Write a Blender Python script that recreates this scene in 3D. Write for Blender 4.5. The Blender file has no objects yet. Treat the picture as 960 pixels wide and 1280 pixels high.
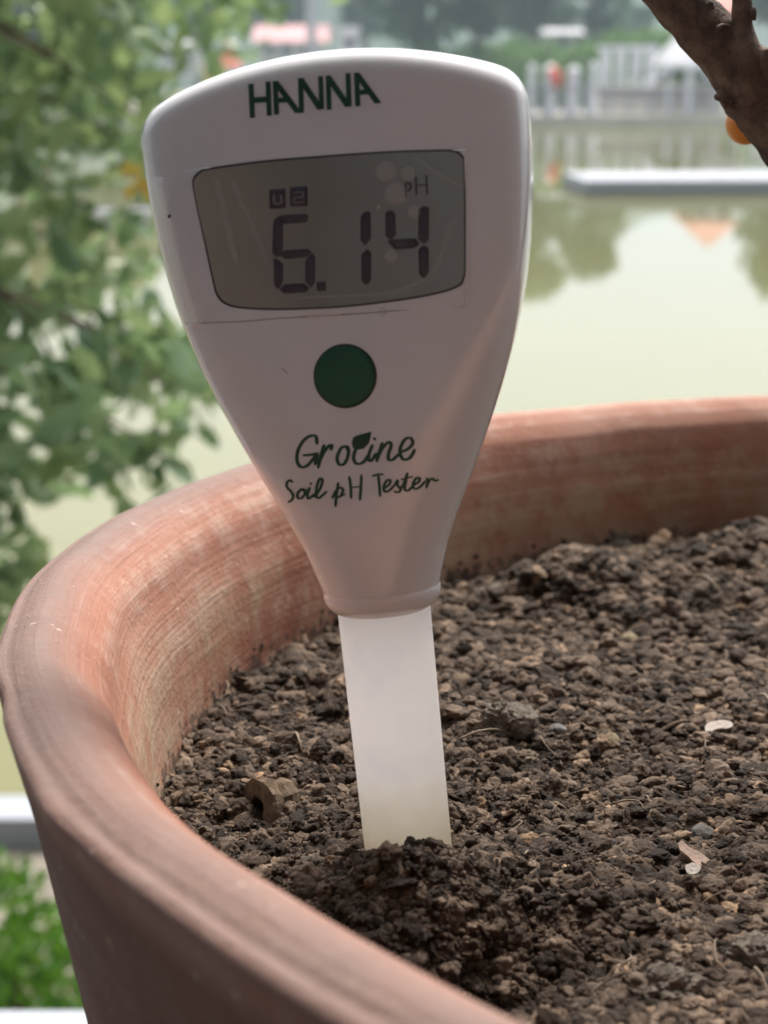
import bpy, bmesh, math, random
import numpy as np
from mathutils import Vector, Matrix
from mathutils.bvhtree import BVHTree

# ------------------------------------------------------------------ scene, camera, world, sun
S = bpy.context.scene
C = S.collection
rng = np.random.default_rng(7)
random.seed(7)
PI = math.pi
F, HY = 2080.0, 80.0                      # focal length in photo pixels (960 wide), horizon row
PITCH = math.atan((640 - HY) / F)
CAM = Vector((0, 0, 0.0682))

cd = bpy.data.cameras.new('camera'); cam = bpy.data.objects.new('camera', cd); C.objects.link(cam)
cam.location = CAM
cam.rotation_euler = (PI / 2 - PITCH, 0, 0)
cd.sensor_fit = 'HORIZONTAL'; cd.sensor_width = 24.0; cd.lens = 24.0 * F / 960
cd.clip_start = 0.01; cd.clip_end = 3000
cd.dof.use_dof = True; cd.dof.focus_distance = 0.230; cd.dof.aperture_fstop = cd.lens / 1.9
cd.dof.aperture_blades = 0
S.camera = cam

SUN_EL, SUN_AZ = math.radians(58), math.radians(16)      # azimuth from +Y towards +X
w = bpy.data.worlds.new('World'); S.world = w; w.use_nodes = True
nt = w.node_tree; nt.nodes.clear()
sky = nt.nodes.new('ShaderNodeTexSky'); sky.sky_type = 'NISHITA'; sky.sun_disc = False
sky.sun_elevation = SUN_EL; sky.sun_rotation = SUN_AZ
sky.air_density = 1.0; sky.dust_density = 5.0; sky.ozone_density = 1.0
bg = nt.nodes.new('ShaderNodeBackground'); bg.inputs[1].default_value = 0.15
wo = nt.nodes.new('ShaderNodeOutputWorld')
hs = nt.nodes.new('ShaderNodeHueSaturation'); hs.inputs['Saturation'].default_value = 0.28
nt.links.new(sky.outputs[0], hs.inputs['Color']); nt.links.new(hs.outputs[0], bg.inputs[0]); nt.links.new(bg.outputs[0], wo.inputs[0])
sl = bpy.data.lights.new('sun', 'SUN'); sl.energy = 2.7; sl.angle = math.radians(16); sl.color = (1.0, .93, .85)
so = bpy.data.objects.new('sun', sl); C.objects.link(so)
sd = Vector((math.sin(SUN_AZ) * math.cos(SUN_EL), math.cos(SUN_AZ) * math.cos(SUN_EL), math.sin(SUN_EL)))
so.rotation_euler = sd.to_track_quat('Z', 'Y').to_euler()
S.view_settings.view_transform = 'Standard'; S.view_settings.look = 'None'
S.view_settings.gamma = 1.0; S.view_settings.use_curve_mapping = False
S.view_settings.exposure = 0.92
S.cycles.use_denoising = True
S.cycles.max_bounces = 8

# ------------------------------------------------------------------ helpers
CP, SP = math.cos(PITCH), math.sin(PITCH)
def ray(px, py):
    x = (px - 480) / F; u = (640 - py) / F
    return Vector((x, CP + SP * u, -SP + CP * u))
def wp(px, py, Y):                          # world point seen at a photo pixel on the vertical plane y = Y
    d = ray(px, py); return CAM + d * (Y / d.y)
def onz(px, py, z):
    d = ray(px, py); return CAM + d * ((z - CAM.z) / d.z)

def tag(o, label=None, cat=None, group=None, kind=None):
    if label: o['label'] = label
    if cat: o['category'] = cat
    if group: o['group'] = group
    if kind: o['kind'] = kind
    return o
def mesh(name, V, Fc, mat=None, smooth=False):
    m = bpy.data.meshes.new(name); m.from_pydata([tuple(v) for v in V], [], [tuple(f) for f in Fc]); m.update()
    if mat: m.materials.append(mat)
    if smooth: m.polygons.foreach_set('use_smooth', [True] * len(m.polygons))
    return m
def link(name, me, parent=None, loc=None):
    o = bpy.data.objects.new(name, me); C.objects.link(o)
    if parent: o.parent = parent
    if loc is not None: o.location = loc
    return o
def obj(name, V, Fc, mat, parent=None, smooth=False): return link(name, mesh(name, V, Fc, mat, smooth), parent)
def empty(name, loc=(0, 0, 0)):
    o = bpy.data.objects.new(name, None); C.objects.link(o); o.location = loc; o.empty_display_size = .05; return o

class MB:
    def __init__(s): s.V = []; s.F = []
    def add(s, V, Fc):
        n = len(s.V); s.V += [tuple(v) for v in V]; s.F += [tuple(i + n for i in f) for f in Fc]; return s
    def box(s, lo, hi, rot=None, org=None):
        x0, y0, z0 = lo; x1, y1, z1 = hi
        V = [Vector(p) for p in ((x0,y0,z0),(x1,y0,z0),(x1,y1,z0),(x0,y1,z0),(x0,y0,z1),(x1,y0,z1),(x1,y1,z1),(x0,y1,z1))]
        if rot is not None: V = [rot @ (v - org) + org for v in V]
        return s.add(V, [(0,3,2,1),(4,5,6,7),(0,1,5,4),(1,2,6,5),(2,3,7,6),(3,0,4,7)])
    def tube(s, pts, rad, seg=8, cap=True):
        pts = [Vector(p) for p in pts]; n = len(pts)
        if not hasattr(rad, '__len__'): rad = [rad] * n
        V = []; ref = Vector((0.13, 0.37, 0.92)).normalized()
        for i, p in enumerate(pts):
            d = (pts[min(i + 1, n - 1)] - pts[max(i - 1, 0)]).normalized()
            a = d.cross(ref)
            if a.length < .1: a = d.cross(Vector((1, 0, 0)))
            a.normalize(); b = d.cross(a)
            for k in range(seg):
                t = 2 * PI * k / seg; V.append(p + (a * math.cos(t) + b * math.sin(t)) * rad[i])
        Fc = [(i*seg+k, i*seg+(k+1) % seg, (i+1)*seg+(k+1) % seg, (i+1)*seg+k) for i in range(n-1) for k in range(seg)]
        if cap: Fc += [tuple(range(seg))[::-1], tuple((n-1)*seg + k for k in range(seg))]
        return s.add(V, Fc)
    def build(s, name, mat, parent=None, smooth=False): return obj(name, s.V, s.F, mat, parent, smooth)

def catmull(P, n=6):
    P = [Vector(p) for p in P]
    if len(P) < 3: return P
    out = []
    Q = [P[0] * 2 - P[1]] + P + [P[-1] * 2 - P[-2]]
    for i in range(1, len(Q) - 2):
        a, b, c, d = Q[i-1:i+3]
        for k in range(n):
            t = k / n
            out.append(0.5 * ((2*b) + (c-a)*t + (2*a-5*b+4*c-d)*t*t + (3*b-a-3*c+d)*t**3))
    out.append(P[-1]); return out

# value noise in numpy
_perm = np.random.default_rng(3).random((64, 64, 64))
def vnoise(x, y, z=0.0):
    x = np.asarray(x, float); y = np.asarray(y, float); z = np.zeros_like(x) + z
    xi, yi, zi = np.floor(x).astype(int), np.floor(y).astype(int), np.floor(z).astype(int)
    f = [a - b for a, b in ((x, xi), (y, yi), (z, zi))]
    f = [a * a * (3 - 2 * a) for a in f]
    r = 0
    for i in (0, 1):
        for j in (0, 1):
            for k in (0, 1):
                wgt = (f[0] if i else 1-f[0]) * (f[1] if j else 1-f[1]) * (f[2] if k else 1-f[2])
                r = r + wgt * _perm[(xi+i) % 64, (yi+j) % 64, (zi+k) % 64]
    return r * 2 - 1
def fbm(x, y, z=0.0, o=4):
    r = 0; a = 1.0
    for i in range(o): r = r + a * vnoise(x * 2**i + 17*i, y * 2**i + 5*i, z * 2**i); a *= .5
    return r

# ------------------------------------------------------------------ materials
class NB:
    def __init__(s, name):
        s.m = bpy.data.materials.new(name); s.m.use_nodes = True; s.t = s.m.node_tree; s.t.nodes.clear()
        s.out = s.n('ShaderNodeOutputMaterial'); s.b = s.n('ShaderNodeBsdfPrincipled'); s.l(s.b.outputs[0], s.out.inputs[0])
    def n(s, typ, **kw):
        n = s.t.nodes.new(typ)
        for k, v in kw.items():
            if k.startswith('_'): n.inputs[k[1:].replace('_', ' ')].default_value = v
            else: setattr(n, k, v)
        return n
    def l(s, a, b): s.t.links.new(a, b)
    def set(s, **kw):
        for k, v in kw.items(): s.b.inputs[k.replace('_', ' ')].default_value = v
        return s
    def noise(s, scale, detail=4, vec=None, rough=.5):
        n = s.n('ShaderNodeTexNoise'); n.inputs['Scale'].default_value = scale; n.inputs['Detail'].default_value = detail; n.inputs['Roughness'].default_value = rough
        if vec is not None: s.l(vec, n.inputs['Vector'])
        return n.outputs['Fac']
    def ramp(s, fac, stops, interp='LINEAR'):
        r = s.n('ShaderNodeValToRGB'); cr = r.color_ramp; cr.interpolation = interp
        while len(cr.elements) > 1: cr.elements.remove(cr.elements[-1])
        for i, (p, c) in enumerate(stops):
            e = cr.elements[0] if i == 0 else cr.elements.new(p)
            e.position = p; e.color = (*c, 1) if len(c) == 3 else c
        s.l(fac, r.inputs[0]); return r.outputs[0]
    def mix(s, fac, a, b, mode='MIX'):
        m = s.n('ShaderNodeMix', data_type='RGBA', blend_type=mode)
        for v, k in ((fac, 0), (a, 6), (b, 7)):
            if hasattr(v, 'is_linked') or hasattr(v, 'node'): s.l(v, m.inputs[k])
            else: m.inputs[k].default_value = v if k == 0 else (*v, 1)
        return m.outputs[2]
    def math(s, op, a, b=None):
        m = s.n('ShaderNodeMath', operation=op)
        for v, k in ((a, 0), (b, 1)):
            if v is None: continue
            if hasattr(v, 'node'): s.l(v, m.inputs[k])
            else: m.inputs[k].default_value = v
        return m.outputs[0]
    def pos(s): return s.n('ShaderNodeNewGeometry').outputs['Position']
    def objc(s): return s.n('ShaderNodeTexCoord').outputs['Object']
    def bump(s, h, strength, dist):
        b = s.n('ShaderNodeBump'); b.inputs['Strength'].default_value = strength; b.inputs['Distance'].default_value = dist
        s.l(h, b.inputs['Height']); s.l(b.outputs[0], s.b.inputs['Normal']); return b
    def col(s, c):
        if hasattr(c, 'node'): s.l(c, s.b.inputs['Base Color'])
        else: s.b.inputs['Base Color'].default_value = (*c, 1)
        return s

def plain(name, c, rough=.6, var=.25, scale=2.0, bumpd=0.0, **kw):
    N = NB(name); v = N.noise(scale, 5, N.objc())
    c2 = tuple(x * (1 - var) for x in c); c3 = tuple(min(1, x * (1 + var * .5)) for x in c)
    N.col(N.ramp(v, [(.3, c2), (.7, c3)])); N.set(Roughness=rough, **kw)
    if bumpd: N.bump(N.noise(scale * 8, 5, N.objc()), .5, bumpd)
    return N.m

# terracotta: attribute 's' is the length along the profile, 'ins' is 1 on the inside
def mat_terracotta():
    N = NB('terracotta'); P = N.objc()
    sa = N.n('ShaderNodeAttribute', attribute_name='s').outputs['Fac']
    ins = N.n('ShaderNodeAttribute', attribute_name='ins').outputs['Fac']
    top = N.n('ShaderNodeAttribute', attribute_name='top').outputs['Fac']
    ct_ = N.n('ShaderNodeAttribute', attribute_name='ct').outputs['Fac']; st_ = N.n('ShaderNodeAttribute', attribute_name='st').outputs['Fac']
    def streak(k, q, off=0.0):
        cmb = N.n('ShaderNodeCombineXYZ')
        N.l(N.math('MULTIPLY', ct_, k), cmb.inputs[0]); N.l(N.math('MULTIPLY', st_, k), cmb.inputs[1])
        N.l(N.math('MULTIPLY', sa, q), cmb.inputs[2]); return cmb.outputs[0]
    st1 = N.noise(1, 6, streak(1.6, 320), .65)
    st2 = N.noise(1, 4, streak(3.0, 1200), .6)
    big = N.noise(22, 5, P, .6)
    fine = N.noise(900, 4, P, .7)
    mid = N.noise(150, 6, P, .7)
    base = N.ramp(big, [(.3, (.25, .095, .055)), (.5, (.33, .140, .088)), (.7, (.40, .205, .145))])
    # pale lime bloom in ragged patches and along the turning marks
    bl = N.math('ADD', N.math('MULTIPLY', mid, .6), N.math('MULTIPLY', st1, .5))
    blm = N.ramp(bl, [(.52, (0, 0, 0)), (.68, (1, 1, 1))])
    c = N.mix(N.math('MULTIPLY', blm, .6), base, (.50, .36, .285))
    lines = N.ramp(st2, [(.60, (0, 0, 0)), (.72, (1, 1, 1))])
    c = N.mix(N.math('MULTIPLY', lines, .26), c, (.62, .47, .39))
    dk = N.ramp(st2, [(.28, (1, 1, 1)), (.42, (0, 0, 0))])
    c = N.mix(N.math('MULTIPLY', dk, .14), c, (.22, .085, .055))
    # olive grey bloom low on the inside wall
    damp = N.n('ShaderNodeAttribute', attribute_name='damp').outputs['Fac']
    dm = N.math('MULTIPLY', damp, N.ramp(N.math('ADD', N.math('MULTIPLY', mid, .5), N.math('MULTIPLY', big, .5)), [(.40, (0, 0, 0)), (.60, (1, 1, 1))]))
    c = N.mix(N.math('MULTIPLY', dm, .75), c, (.36, .27, .17))
    # worn greyish skin on top of the rim; the outside darkened, shade put into its colour
    tm = N.math('MULTIPLY', top, N.ramp(N.noise(30, 5, P, .6), [(.25, (.75, .75, .75)), (.5, (1, 1, 1))]))
    c = N.mix(N.math('MULTIPLY', tm, .9), c, (.170, .118, .103))
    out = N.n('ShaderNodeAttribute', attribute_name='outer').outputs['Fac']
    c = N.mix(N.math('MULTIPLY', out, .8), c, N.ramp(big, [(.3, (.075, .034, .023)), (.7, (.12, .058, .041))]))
    sp = N.ramp(fine, [(.66, (0, 0, 0)), (.74, (1, 1, 1))])
    c = N.mix(N.math('MULTIPLY', sp, .5), c, (.12, .07, .05))
    sp2 = N.ramp(N.noise(500, 3, P, .6), [(.68, (0, 0, 0)), (.73, (1, 1, 1))])
    c = N.mix(N.math('MULTIPLY', sp2, .5), c, (.66, .55, .47))
    # soil crumbs rubbed onto the wall just above the earth
    dirt = N.n('ShaderNodeAttribute', attribute_name='dirt').outputs['Fac']
    dd = N.math('GREATER_THAN', N.math('ADD', dirt, N.math('MULTIPLY', N.noise(420, 5, P, .7), .9)), 1.0)
    c = N.mix(N.math('MULTIPLY', dd, .85), c, (.075, .05, .035))
    N.col(c); N.set(Roughness=.72); N.b.inputs['Specular IOR Level'].default_value = .35
    h = N.math('ADD', N.math('ADD', N.math('MULTIPLY', st1, .3), N.math('MULTIPLY', st2, .2)), N.math('ADD', N.math('MULTIPLY', fine, .25), N.math('MULTIPLY', mid, .5)))
    N.bump(h, .7, .0012)
    return N.m

def mat_soil(name, inst):
    N = NB(name); P = N.pos()
    a = N.noise(160, 4, P, .6); b = N.noise(1600, 5, P, .7); g = N.noise(38, 3, P, .5)
    c = N.ramp(a, [(.25, (.007, .0045, .003)), (.5, (.060, .040, .027)), (.75, (.25, .185, .135))])
    c = N.mix(N.ramp(b, [(.35, (0, 0, 0)), (.75, (1, 1, 1))]), c, N.mix(.5, c, (.28, .215, .16)))
    c = N.mix(N.ramp(g, [(.35, (0, 0, 0)), (.65, (.6, .6, .6))]), c, N.mix(.5, c, (.12, .09, .07)))
    if inst:
        t = N.n('ShaderNodeAttribute', attribute_name='tint'); t.attribute_type = 'INSTANCER'
        tc = N.ramp(t.outputs['Fac'], [(0, (.18, .15, .12)), (.35, (.45, .40, .35)), (.65, (.95, .90, .86)), (.84, (1.3, 1.27, 1.25)), (.96, (1.7, 1.6, 1.45)), (1, (2.6, 2.3, 1.9))])
        c = N.mix(1.0, c, tc, 'MULTIPLY')
    if not inst: c = N.mix(1.0, c, (.55, .5, .48), 'MULTIPLY')  # ground under the crumbs darkened: shade of the recesses put into its colour
    N.col(c); N.set(Roughness=.75); N.b.inputs['Specular IOR Level'].default_value = .22
    N.bump(N.math('ADD', N.noise(900, 6, P, .75), N.math('MULTIPLY', N.noise(3000, 4, P, .7), .4)), .9, .0006)
    return N.m

def mat_plastic():
    N = NB('white_plastic'); P = N.objc()
    v = N.noise(60, 5, P, .6)
    N.col(N.ramp(v, [(.3, (.72, .71, .715)), (.7, (.78, .77, .775))])); N.set(Roughness=.22)
    N.l(N.ramp(N.noise(400, 5, P, .65), [(.35, (.13, .13, .13)), (.75, (.28, .28, .28))]), N.b.inputs['Roughness'])
    N.b.inputs['Coat Weight'].default_value = .7; N.b.inputs['Coat Roughness'].default_value = .04
    N.b.inputs['Subsurface Weight'].default_value = .15; N.b.inputs['Subsurface Radius'].default_value = (1, .8, .6); N.b.inputs['Subsurface Scale'].default_value = .002
    N.bump(N.noise(140, 3, P), .05, .0004)
    return N.m
def mat_tube():
    N = NB('frosted_tube'); P = N.objc()
    sep = N.n('ShaderNodeSeparateXYZ'); N.l(P, sep.inputs[0])
    c = N.ramp(N.noise(110, 3, P, .5), [(.3, (.88, .885, .91)), (.5, (.95, .945, .93)), (.7, (.97, .965, .95))])
    dirt = N.ramp(N.math('ADD', N.math('MULTIPLY', sep.outputs[2], 60), N.math('MULTIPLY', N.noise(160, 5, P, .6), .5)), [(.25, (1, 1, 1)), (.85, (0, 0, 0))])
    c = N.mix(N.math('MULTIPLY', dirt, .6), c, (.66, .56, .34))
    N.col(c); N.set(Roughness=.28)
    tr = N.n('ShaderNodeBsdfTranslucent'); N.l(c, tr.inputs[0])
    mx = N.n('ShaderNodeMixShader'); mx.inputs[0].default_value = .74
    N.l(N.b.outputs[0], mx.inputs[1]); N.l(tr.outputs[0], mx.inputs[2]); N.l(mx.outputs[0], N.out.inputs[0])
    return N.m
def mat_bark():
    N = NB('bark'); P = N.objc()
    a = N.noise(260, 6, P, .7); b = N.noise(70, 5, P, .6)
    c = N.ramp(a, [(.3, (.035, .020, .014)), (.5, (.11, .065, .042)), (.7, (.20, .135, .09))])
    c = N.mix(N.ramp(b, [(.52, (0, 0, 0)), (.62, (.9, .9, .9))]), c, (.03, .018, .012))
    c = N.mix(N.ramp(N.noise(110, 4, P, .6), [(.62, (0, 0, 0)), (.7, (.6, .6, .6))]), c, (.24, .19, .13))
    N.col(c); N.set(Roughness=.8); N.bump(N.math('ADD', a, b), 1.0, .0012)
    return N.m
def mat_leaf(name, c1, c2, c3, scale, rough=.38, trans=.3):
    N = NB(name); v = N.noise(scale, 3, N.pos(), .6)
    rnd = N.n('ShaderNodeAttribute', attribute_name='rnd').outputs['Fac']
    c = N.ramp(N.math('ADD', N.math('MULTIPLY', v, .5), N.math('MULTIPLY', rnd, .5)), [(.2, c1), (.5, c2), (.8, c3)])
    N.col(c); N.set(Roughness=rough)
    tr = N.n('ShaderNodeBsdfTranslucent'); N.l(N.mix(.5, c, c3), tr.inputs[0])
    mx = N.n('ShaderNodeMixShader'); mx.inputs[0].default_value = trans
    N.l(N.b.outputs[0], mx.inputs[1]); N.l(tr.outputs[0], mx.inputs[2]); N.l(mx.outputs[0], N.out.inputs[0])
    return N.m
def mat_water():
    N = NB('pond_water'); P = N.pos()
    c = N.ramp(N.noise(.25, 4, P), [(.3, (.150, .145, .048)), (.7, (.175, .168, .062))])
    N.col(c); N.set(Roughness=.03, IOR=1.33)
    mp = N.n('ShaderNodeMapping'); mp.inputs['Scale'].default_value = (1.6, .5, 1); N.l(P, mp.inputs[0])
    N.bump(N.noise(2.0, 3, mp.outputs[0]), .10, .012)
    return N.m

M = {}
M['terracotta'] = mat_terracotta(); M['soil'] = mat_soil('soil_ground', False); M['crumb'] = mat_soil('soil_crumb', True)
M['plastic'] = mat_plastic(); M['tube'] = mat_tube(); M['bark'] = mat_bark(); M['water'] = mat_water()
M['green_print'] = plain('green_print', (.006, .060, .030), .5, .15, 300)
M['button'] = plain('green_rubber', (.006, .085, .038), .45, .2, 500, .00005)
M['black_gap'] = plain('black_gap', (.012, .010, .012), .6, .1, 100)
M['digit'] = plain('lcd_ink', (.050, .036, .050), .4, .2, 400)
M['leaf_near'] = mat_leaf('leaf_near', (.05, .13, .065), (.18, .31, .16), (.38, .47, .20), 6, .32, .42)
M['leaf_blue'] = mat_leaf('leaf_far', (.02, .06, .035), (.04, .10, .05), (.08, .16, .06), .4, .5)
M['leaf_hedge'] = mat_leaf('leaf_hedge', (.06, .14, .03), (.12, .24, .05), (.20, .32, .07), .6, .5)
M['leaf_bush'] = mat_leaf('leaf_bush', (.03, .11, .008), (.10, .29, .02), (.25, .44, .04), 9, .45)
M['white'] = plain('white_paint', (.74, .75, .80), .5, .1, 1.5)
M['white2'] = plain('white_stone', (.31, .33, .37), .6, .12, 6)
M['paving'] = plain('pale_paving', (.42, .38, .36), .8, .2, .6)
M['path'] = plain('gravel_path', (.24, .21, .17), .9, .4, 5)
M['coping'] = plain('pale_coping', (.52, .50, .42), .8, .2, .8)
M['pink_roof'] = plain('pink_roof', (.52, .26, .26), .7, .2, .5)
M['red_roof'] = plain('red_roof', (.55, .16, .10), .7, .2, .5)
M['coral'] = plain('coral_cloth', (.75, .13, .09), .7, .1, 2)
M['yellow'] = plain('yellow_paint', (.7, .5, .12), .6, .1, 2)
M['wallc'] = plain('house_wall', (.50, .50, .52), .8, .15, .4)
M['dark_win'] = plain('window_dark', (.05, .06, .09), .2, .2, 1)
M['pole'] = plain('grey_pole', (.45, .46, .50), .5, .1, 2)
M['bank'] = plain('bank_earth', (.12, .11, .06), .95, .4, 1.2, .02)
M['far_ground'] = plain('far_ground', (.30, .31, .20), .95, .3, .2)
M['hill'] = plain('wooded_hill', (.06, .10, .07), .95, .5, .05)
M['maroon'] = plain('shade_shell_plaster', (.135, .14, .16), .85, .15, 2)
M['floor'] = plain('terrace_floor', (.060, .045, .038), .8, .2, 6)
M['navy'] = plain('navy_plastic', (.20, .21, .28), .5, .1, 2)
M['orange'] = plain('orange_plastic', (.62, .40, .24), .5, .1, 2)

# ------------------------------------------------------------------ setting: water, ground, terrace
WZ = -1.93
obj('water', [(-400, 3.75, WZ), (400, 3.75, WZ), (400, 60, WZ), (-400, 60, WZ)], [(0, 1, 2, 3)], M['water'])['kind'] = 'structure'
mb = MB(); mb.box((-900, 58.0, -4), (900, 1500, WZ + .22)); mb.build('far_bank', M['far_ground'])['kind'] = 'structure'
mb = MB(); mb.box((-200, 57.6, -4), (200, 58.4, WZ + .34)); mb.build('bank_coping', M['coping'])['kind'] = 'structure'
mb = MB(); mb.box((-200, 58.404, -3), (200, 64, WZ + .30)); mb.build('promenade_paving', M['paving'])['kind'] = 'structure'
mb = MB(); mb.box((-60, -8, -3.9), (60, 3.61, -1.75)); mb.build('near_ground', M['bank'])['kind'] = 'structure'
mb = MB(); mb.box((-60, 3.62, -4), (60, 3.75, -1.66)); mb.build('pond_edge_coping', M['white2'])['kind'] = 'structure'
mb = MB(); mb.box((-60, 3.05, -3), (60, 3.618, -1.735)); mb.build('gravel_path', M['path'])['kind'] = 'structure'
mb = MB(); mb.box((-8, -3, -1.7), (8, .530, -.372)); mb.build('terrace_floor', M['floor'])['kind'] = 'structure'
# white kerb with a rounded nose at the terrace edge
prof = [(.534, -1.0), (.534, -.345)] + [(.552 + .018 * math.cos(t), -.345 + .018 * math.sin(t)) for t in np.linspace(PI, PI/2, 6)[1:]] + \
       [(.634 + .018 * math.cos(t), -.345 + .018 * math.sin(t)) for t in np.linspace(PI/2, 0, 6)] + [(.652, -1.0)]
V = [(x, y, z) for x in (-8, 8) for y, z in prof]; n = len(prof)
obj('terrace_kerb', V, [(i, i+1, n+i+1, n+i) for i in range(n-1)] + [tuple(range(n))[::-1], tuple(range(n, 2*n))], M['white2'])['kind'] = 'structure'

# added shell out of view behind and above: it shades the camera side of everything
shade_root = tag(empty('shade_shell', (0, -1.2, -.37)), 'unseen roofed shell with grey walls, added behind the camera to cast shade', 'shade_shell')
def part(name, lo, hi, mat, parent):
    c = Vector(lo); V = MB().box(lo, hi); o = obj(name, [Vector(v) - parent.location for v in V.V], V.F, mat, parent); return o
part('wall', (-4, -1.5, -.37), (4, -1.3, 2.4), M['maroon'], shade_root)
part('roof', (-4, -1.5, 2.404), (4, -.05, 2.55), M['maroon'], shade_root)
part('column', (-3.2, -.45, -.37), (-3.0, -.25, 2.402), M['maroon'], shade_root)
part('column', (3.0, -.45, -.37), (3.2, -.25, 2.402), M['maroon'], shade_root)

part('shade_side_wall', (-1.9, -1.298, -.37), (-1.75, .40, 2.402), M['maroon'], shade_root)  # side walls added out of view to darken the near side
part('shade_side_wall', (1.75, -1.298, -.37), (1.9, .40, 2.402), M['maroon'], shade_root)
# wooded hill across the pond
nx, ny = 160, 24
V = []; 
for j in range(ny):
    for i in range(nx):
        x = -260 + 520 * i / (nx-1); y = 120 + 200 * j / (ny-1)
        e = 22 * math.sin(min(1, j / 14) * PI / 2)
        e *= .85 + .25 * float(vnoise(x / 45 + 9, y / 90)); e += 2.2 * float(fbm(x / 7, y / 9, 2)) * (j > 0)
        V.append((x, y, WZ + e))
obj('hill', V, [(j*nx+i, j*nx+i+1, (j+1)*nx+i+1, (j+1)*nx+i) for j in range(ny-1) for i in range(nx-1)], M['hill'], smooth=True)['kind'] = 'structure'

# the humid air over the pond
N = NB('haze_air'); N.t.nodes.remove(N.b); pvn = N.n('ShaderNodeVolumePrincipled'); pvn.inputs['Color'].default_value = (.70, .86, 1.0, 1); pvn.inputs['Density'].default_value = .0016; pvn.inputs['Anisotropy'].default_value = .3
N.l(pvn.outputs[0], N.out.inputs['Volume'])
MB().box((-950, -8.5, -5), (950, 1510, 45)).build('haze', N.m)['kind'] = 'stuff'

# ------------------------------------------------------------------ foliage
def leaf_mesh(name, centres, size, mat, seed, droop=.3, quads=2, asp=.5, outward=None):
    r = np.random.default_rng(seed); n = len(centres); c = np.asarray(centres, float)
    d = r.normal(size=(n, 3)); d[:, 2] -= droop
    if outward is not None: d = d * .6 + outward
    d /= np.linalg.norm(d, axis=1)[:, None]
    u = np.cross(d, r.normal(size=(n, 3))); u /= np.linalg.norm(u, axis=1)[:, None]; nn = np.cross(d, u)
    L = size * r.uniform(.6, 1.25, n)[:, None]; W = L * asp
    # folded leaf: 6 points (tip, base, two sides x2)
    p = [c - d*L*.5, c - d*L*.18 + u*W*.45 + nn*W*.12, c + d*L*.2 + u*W*.38 + nn*W*.1, c + d*L*.5 - nn*L*.08, c + d*L*.2 - u*W*.38 + nn*W*.1, c - d*L*.18 - u*W*.45 + nn*W*.12]
    V = np.stack(p, 1).reshape(-1, 3)
    base = np.arange(n) * 6
    Fq = np.concatenate([np.stack([base, base+1, base+2, base+3], 1), np.stack([base, base+3, base+4, base+5], 1)])
    me = bpy.data.meshes.new(name); me.vertices.add(len(V)); me.vertices.foreach_set('co', V.ravel())
    me.loops.add(Fq.size); me.loops.foreach_set('vertex_index', Fq.ravel().astype(np.int32))
    me.polygons.add(len(Fq)); me.polygons.foreach_set('loop_start', (np.arange(len(Fq)) * 4).astype(np.int32))
    me.update(calc_edges=True)
    a = me.attributes.new('rnd', 'FLOAT', 'POINT'); a.data.foreach_set('value', np.repeat(r.random(n), 6).astype(np.float32))
    me.materials.append(mat); return me
def blob_points(n, lobes, seed):
    r = np.random.default_rng(seed); out = []; outn = []
    wts = np.array([l[3] ** 2 for l in lobes]); wts = wts / wts.sum()
    for k, cnt in enumerate(r.multinomial(n, wts)):
        x, y, z, rad = lobes[k]; v = r.normal(size=(cnt, 3)); v /= np.linalg.norm(v, axis=1)[:, None]
        q = rad * (r.uniform(.55, 1.08, cnt))[:, None]
        out.append(np.array([x, y, z]) + v * q * np.array([1, 1, .8])); outn.append(v)
    return np.concatenate(out), np.concatenate(outn)
def tree_meshes(h, seed, mat, size, n=2600):
    r = random.Random(seed); lobes = []
    for i in range(13):
        a = r.uniform(0, 2*PI); q = r.uniform(0, .27) * h; zz = r.uniform(.42, .93) * h
        q *= 1.2 - zz / h * .8
        lobes.append((q*math.cos(a), q*math.sin(a), zz, r.uniform(.09, .17) * h))
    pts, nn = blob_points(n, lobes, seed)
    crown = leaf_mesh('crown', pts, size, mat, seed, .4, outward=nn * .8)
    t = MB(); t.tube([(0, 0, -.1), (.02*h, 0, .2*h), (0, .01*h, .45*h), (.01*h, 0, .8*h)], [.03*h, .022*h, .016*h, .005*h], 8)
    for l in lobes[:9]: t.tube(catmull([(0, 0, .35*h), (l[0]*.5, l[1]*.5, (.4*h+l[2])/2 - .02*h), (l[0], l[1], l[2])], 3), [.01*h]*4 + [.007*h]*2 + [.003*h], 5)
    return crown, mesh('trunk', t.V, t.F, M['bark'])
TV = [tree_meshes(8, 20 + i, M['leaf_blue'], .42) for i in range(4)]
def far_tree(px, Y, toppy, i, label, group, z0=WZ + .2, var=None):
    top = wp(px, toppy, Y); h = top.z - z0
    e = empty('broadleaf_tree', (top.x, Y, z0)); e.scale = (h / 7.9 * random.uniform(.9, 1.15),) * 2 + (h / 7.9,)
    e.rotation_euler.z = random.uniform(0, 6.28); tag(e, label, 'tree', group)
    cr, tk = TV[(i if var is None else var) % 4]
    link('crown', cr, e); link('trunk', tk, e)
    return e
GT = 'trees along the far bank of the pond'
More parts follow.
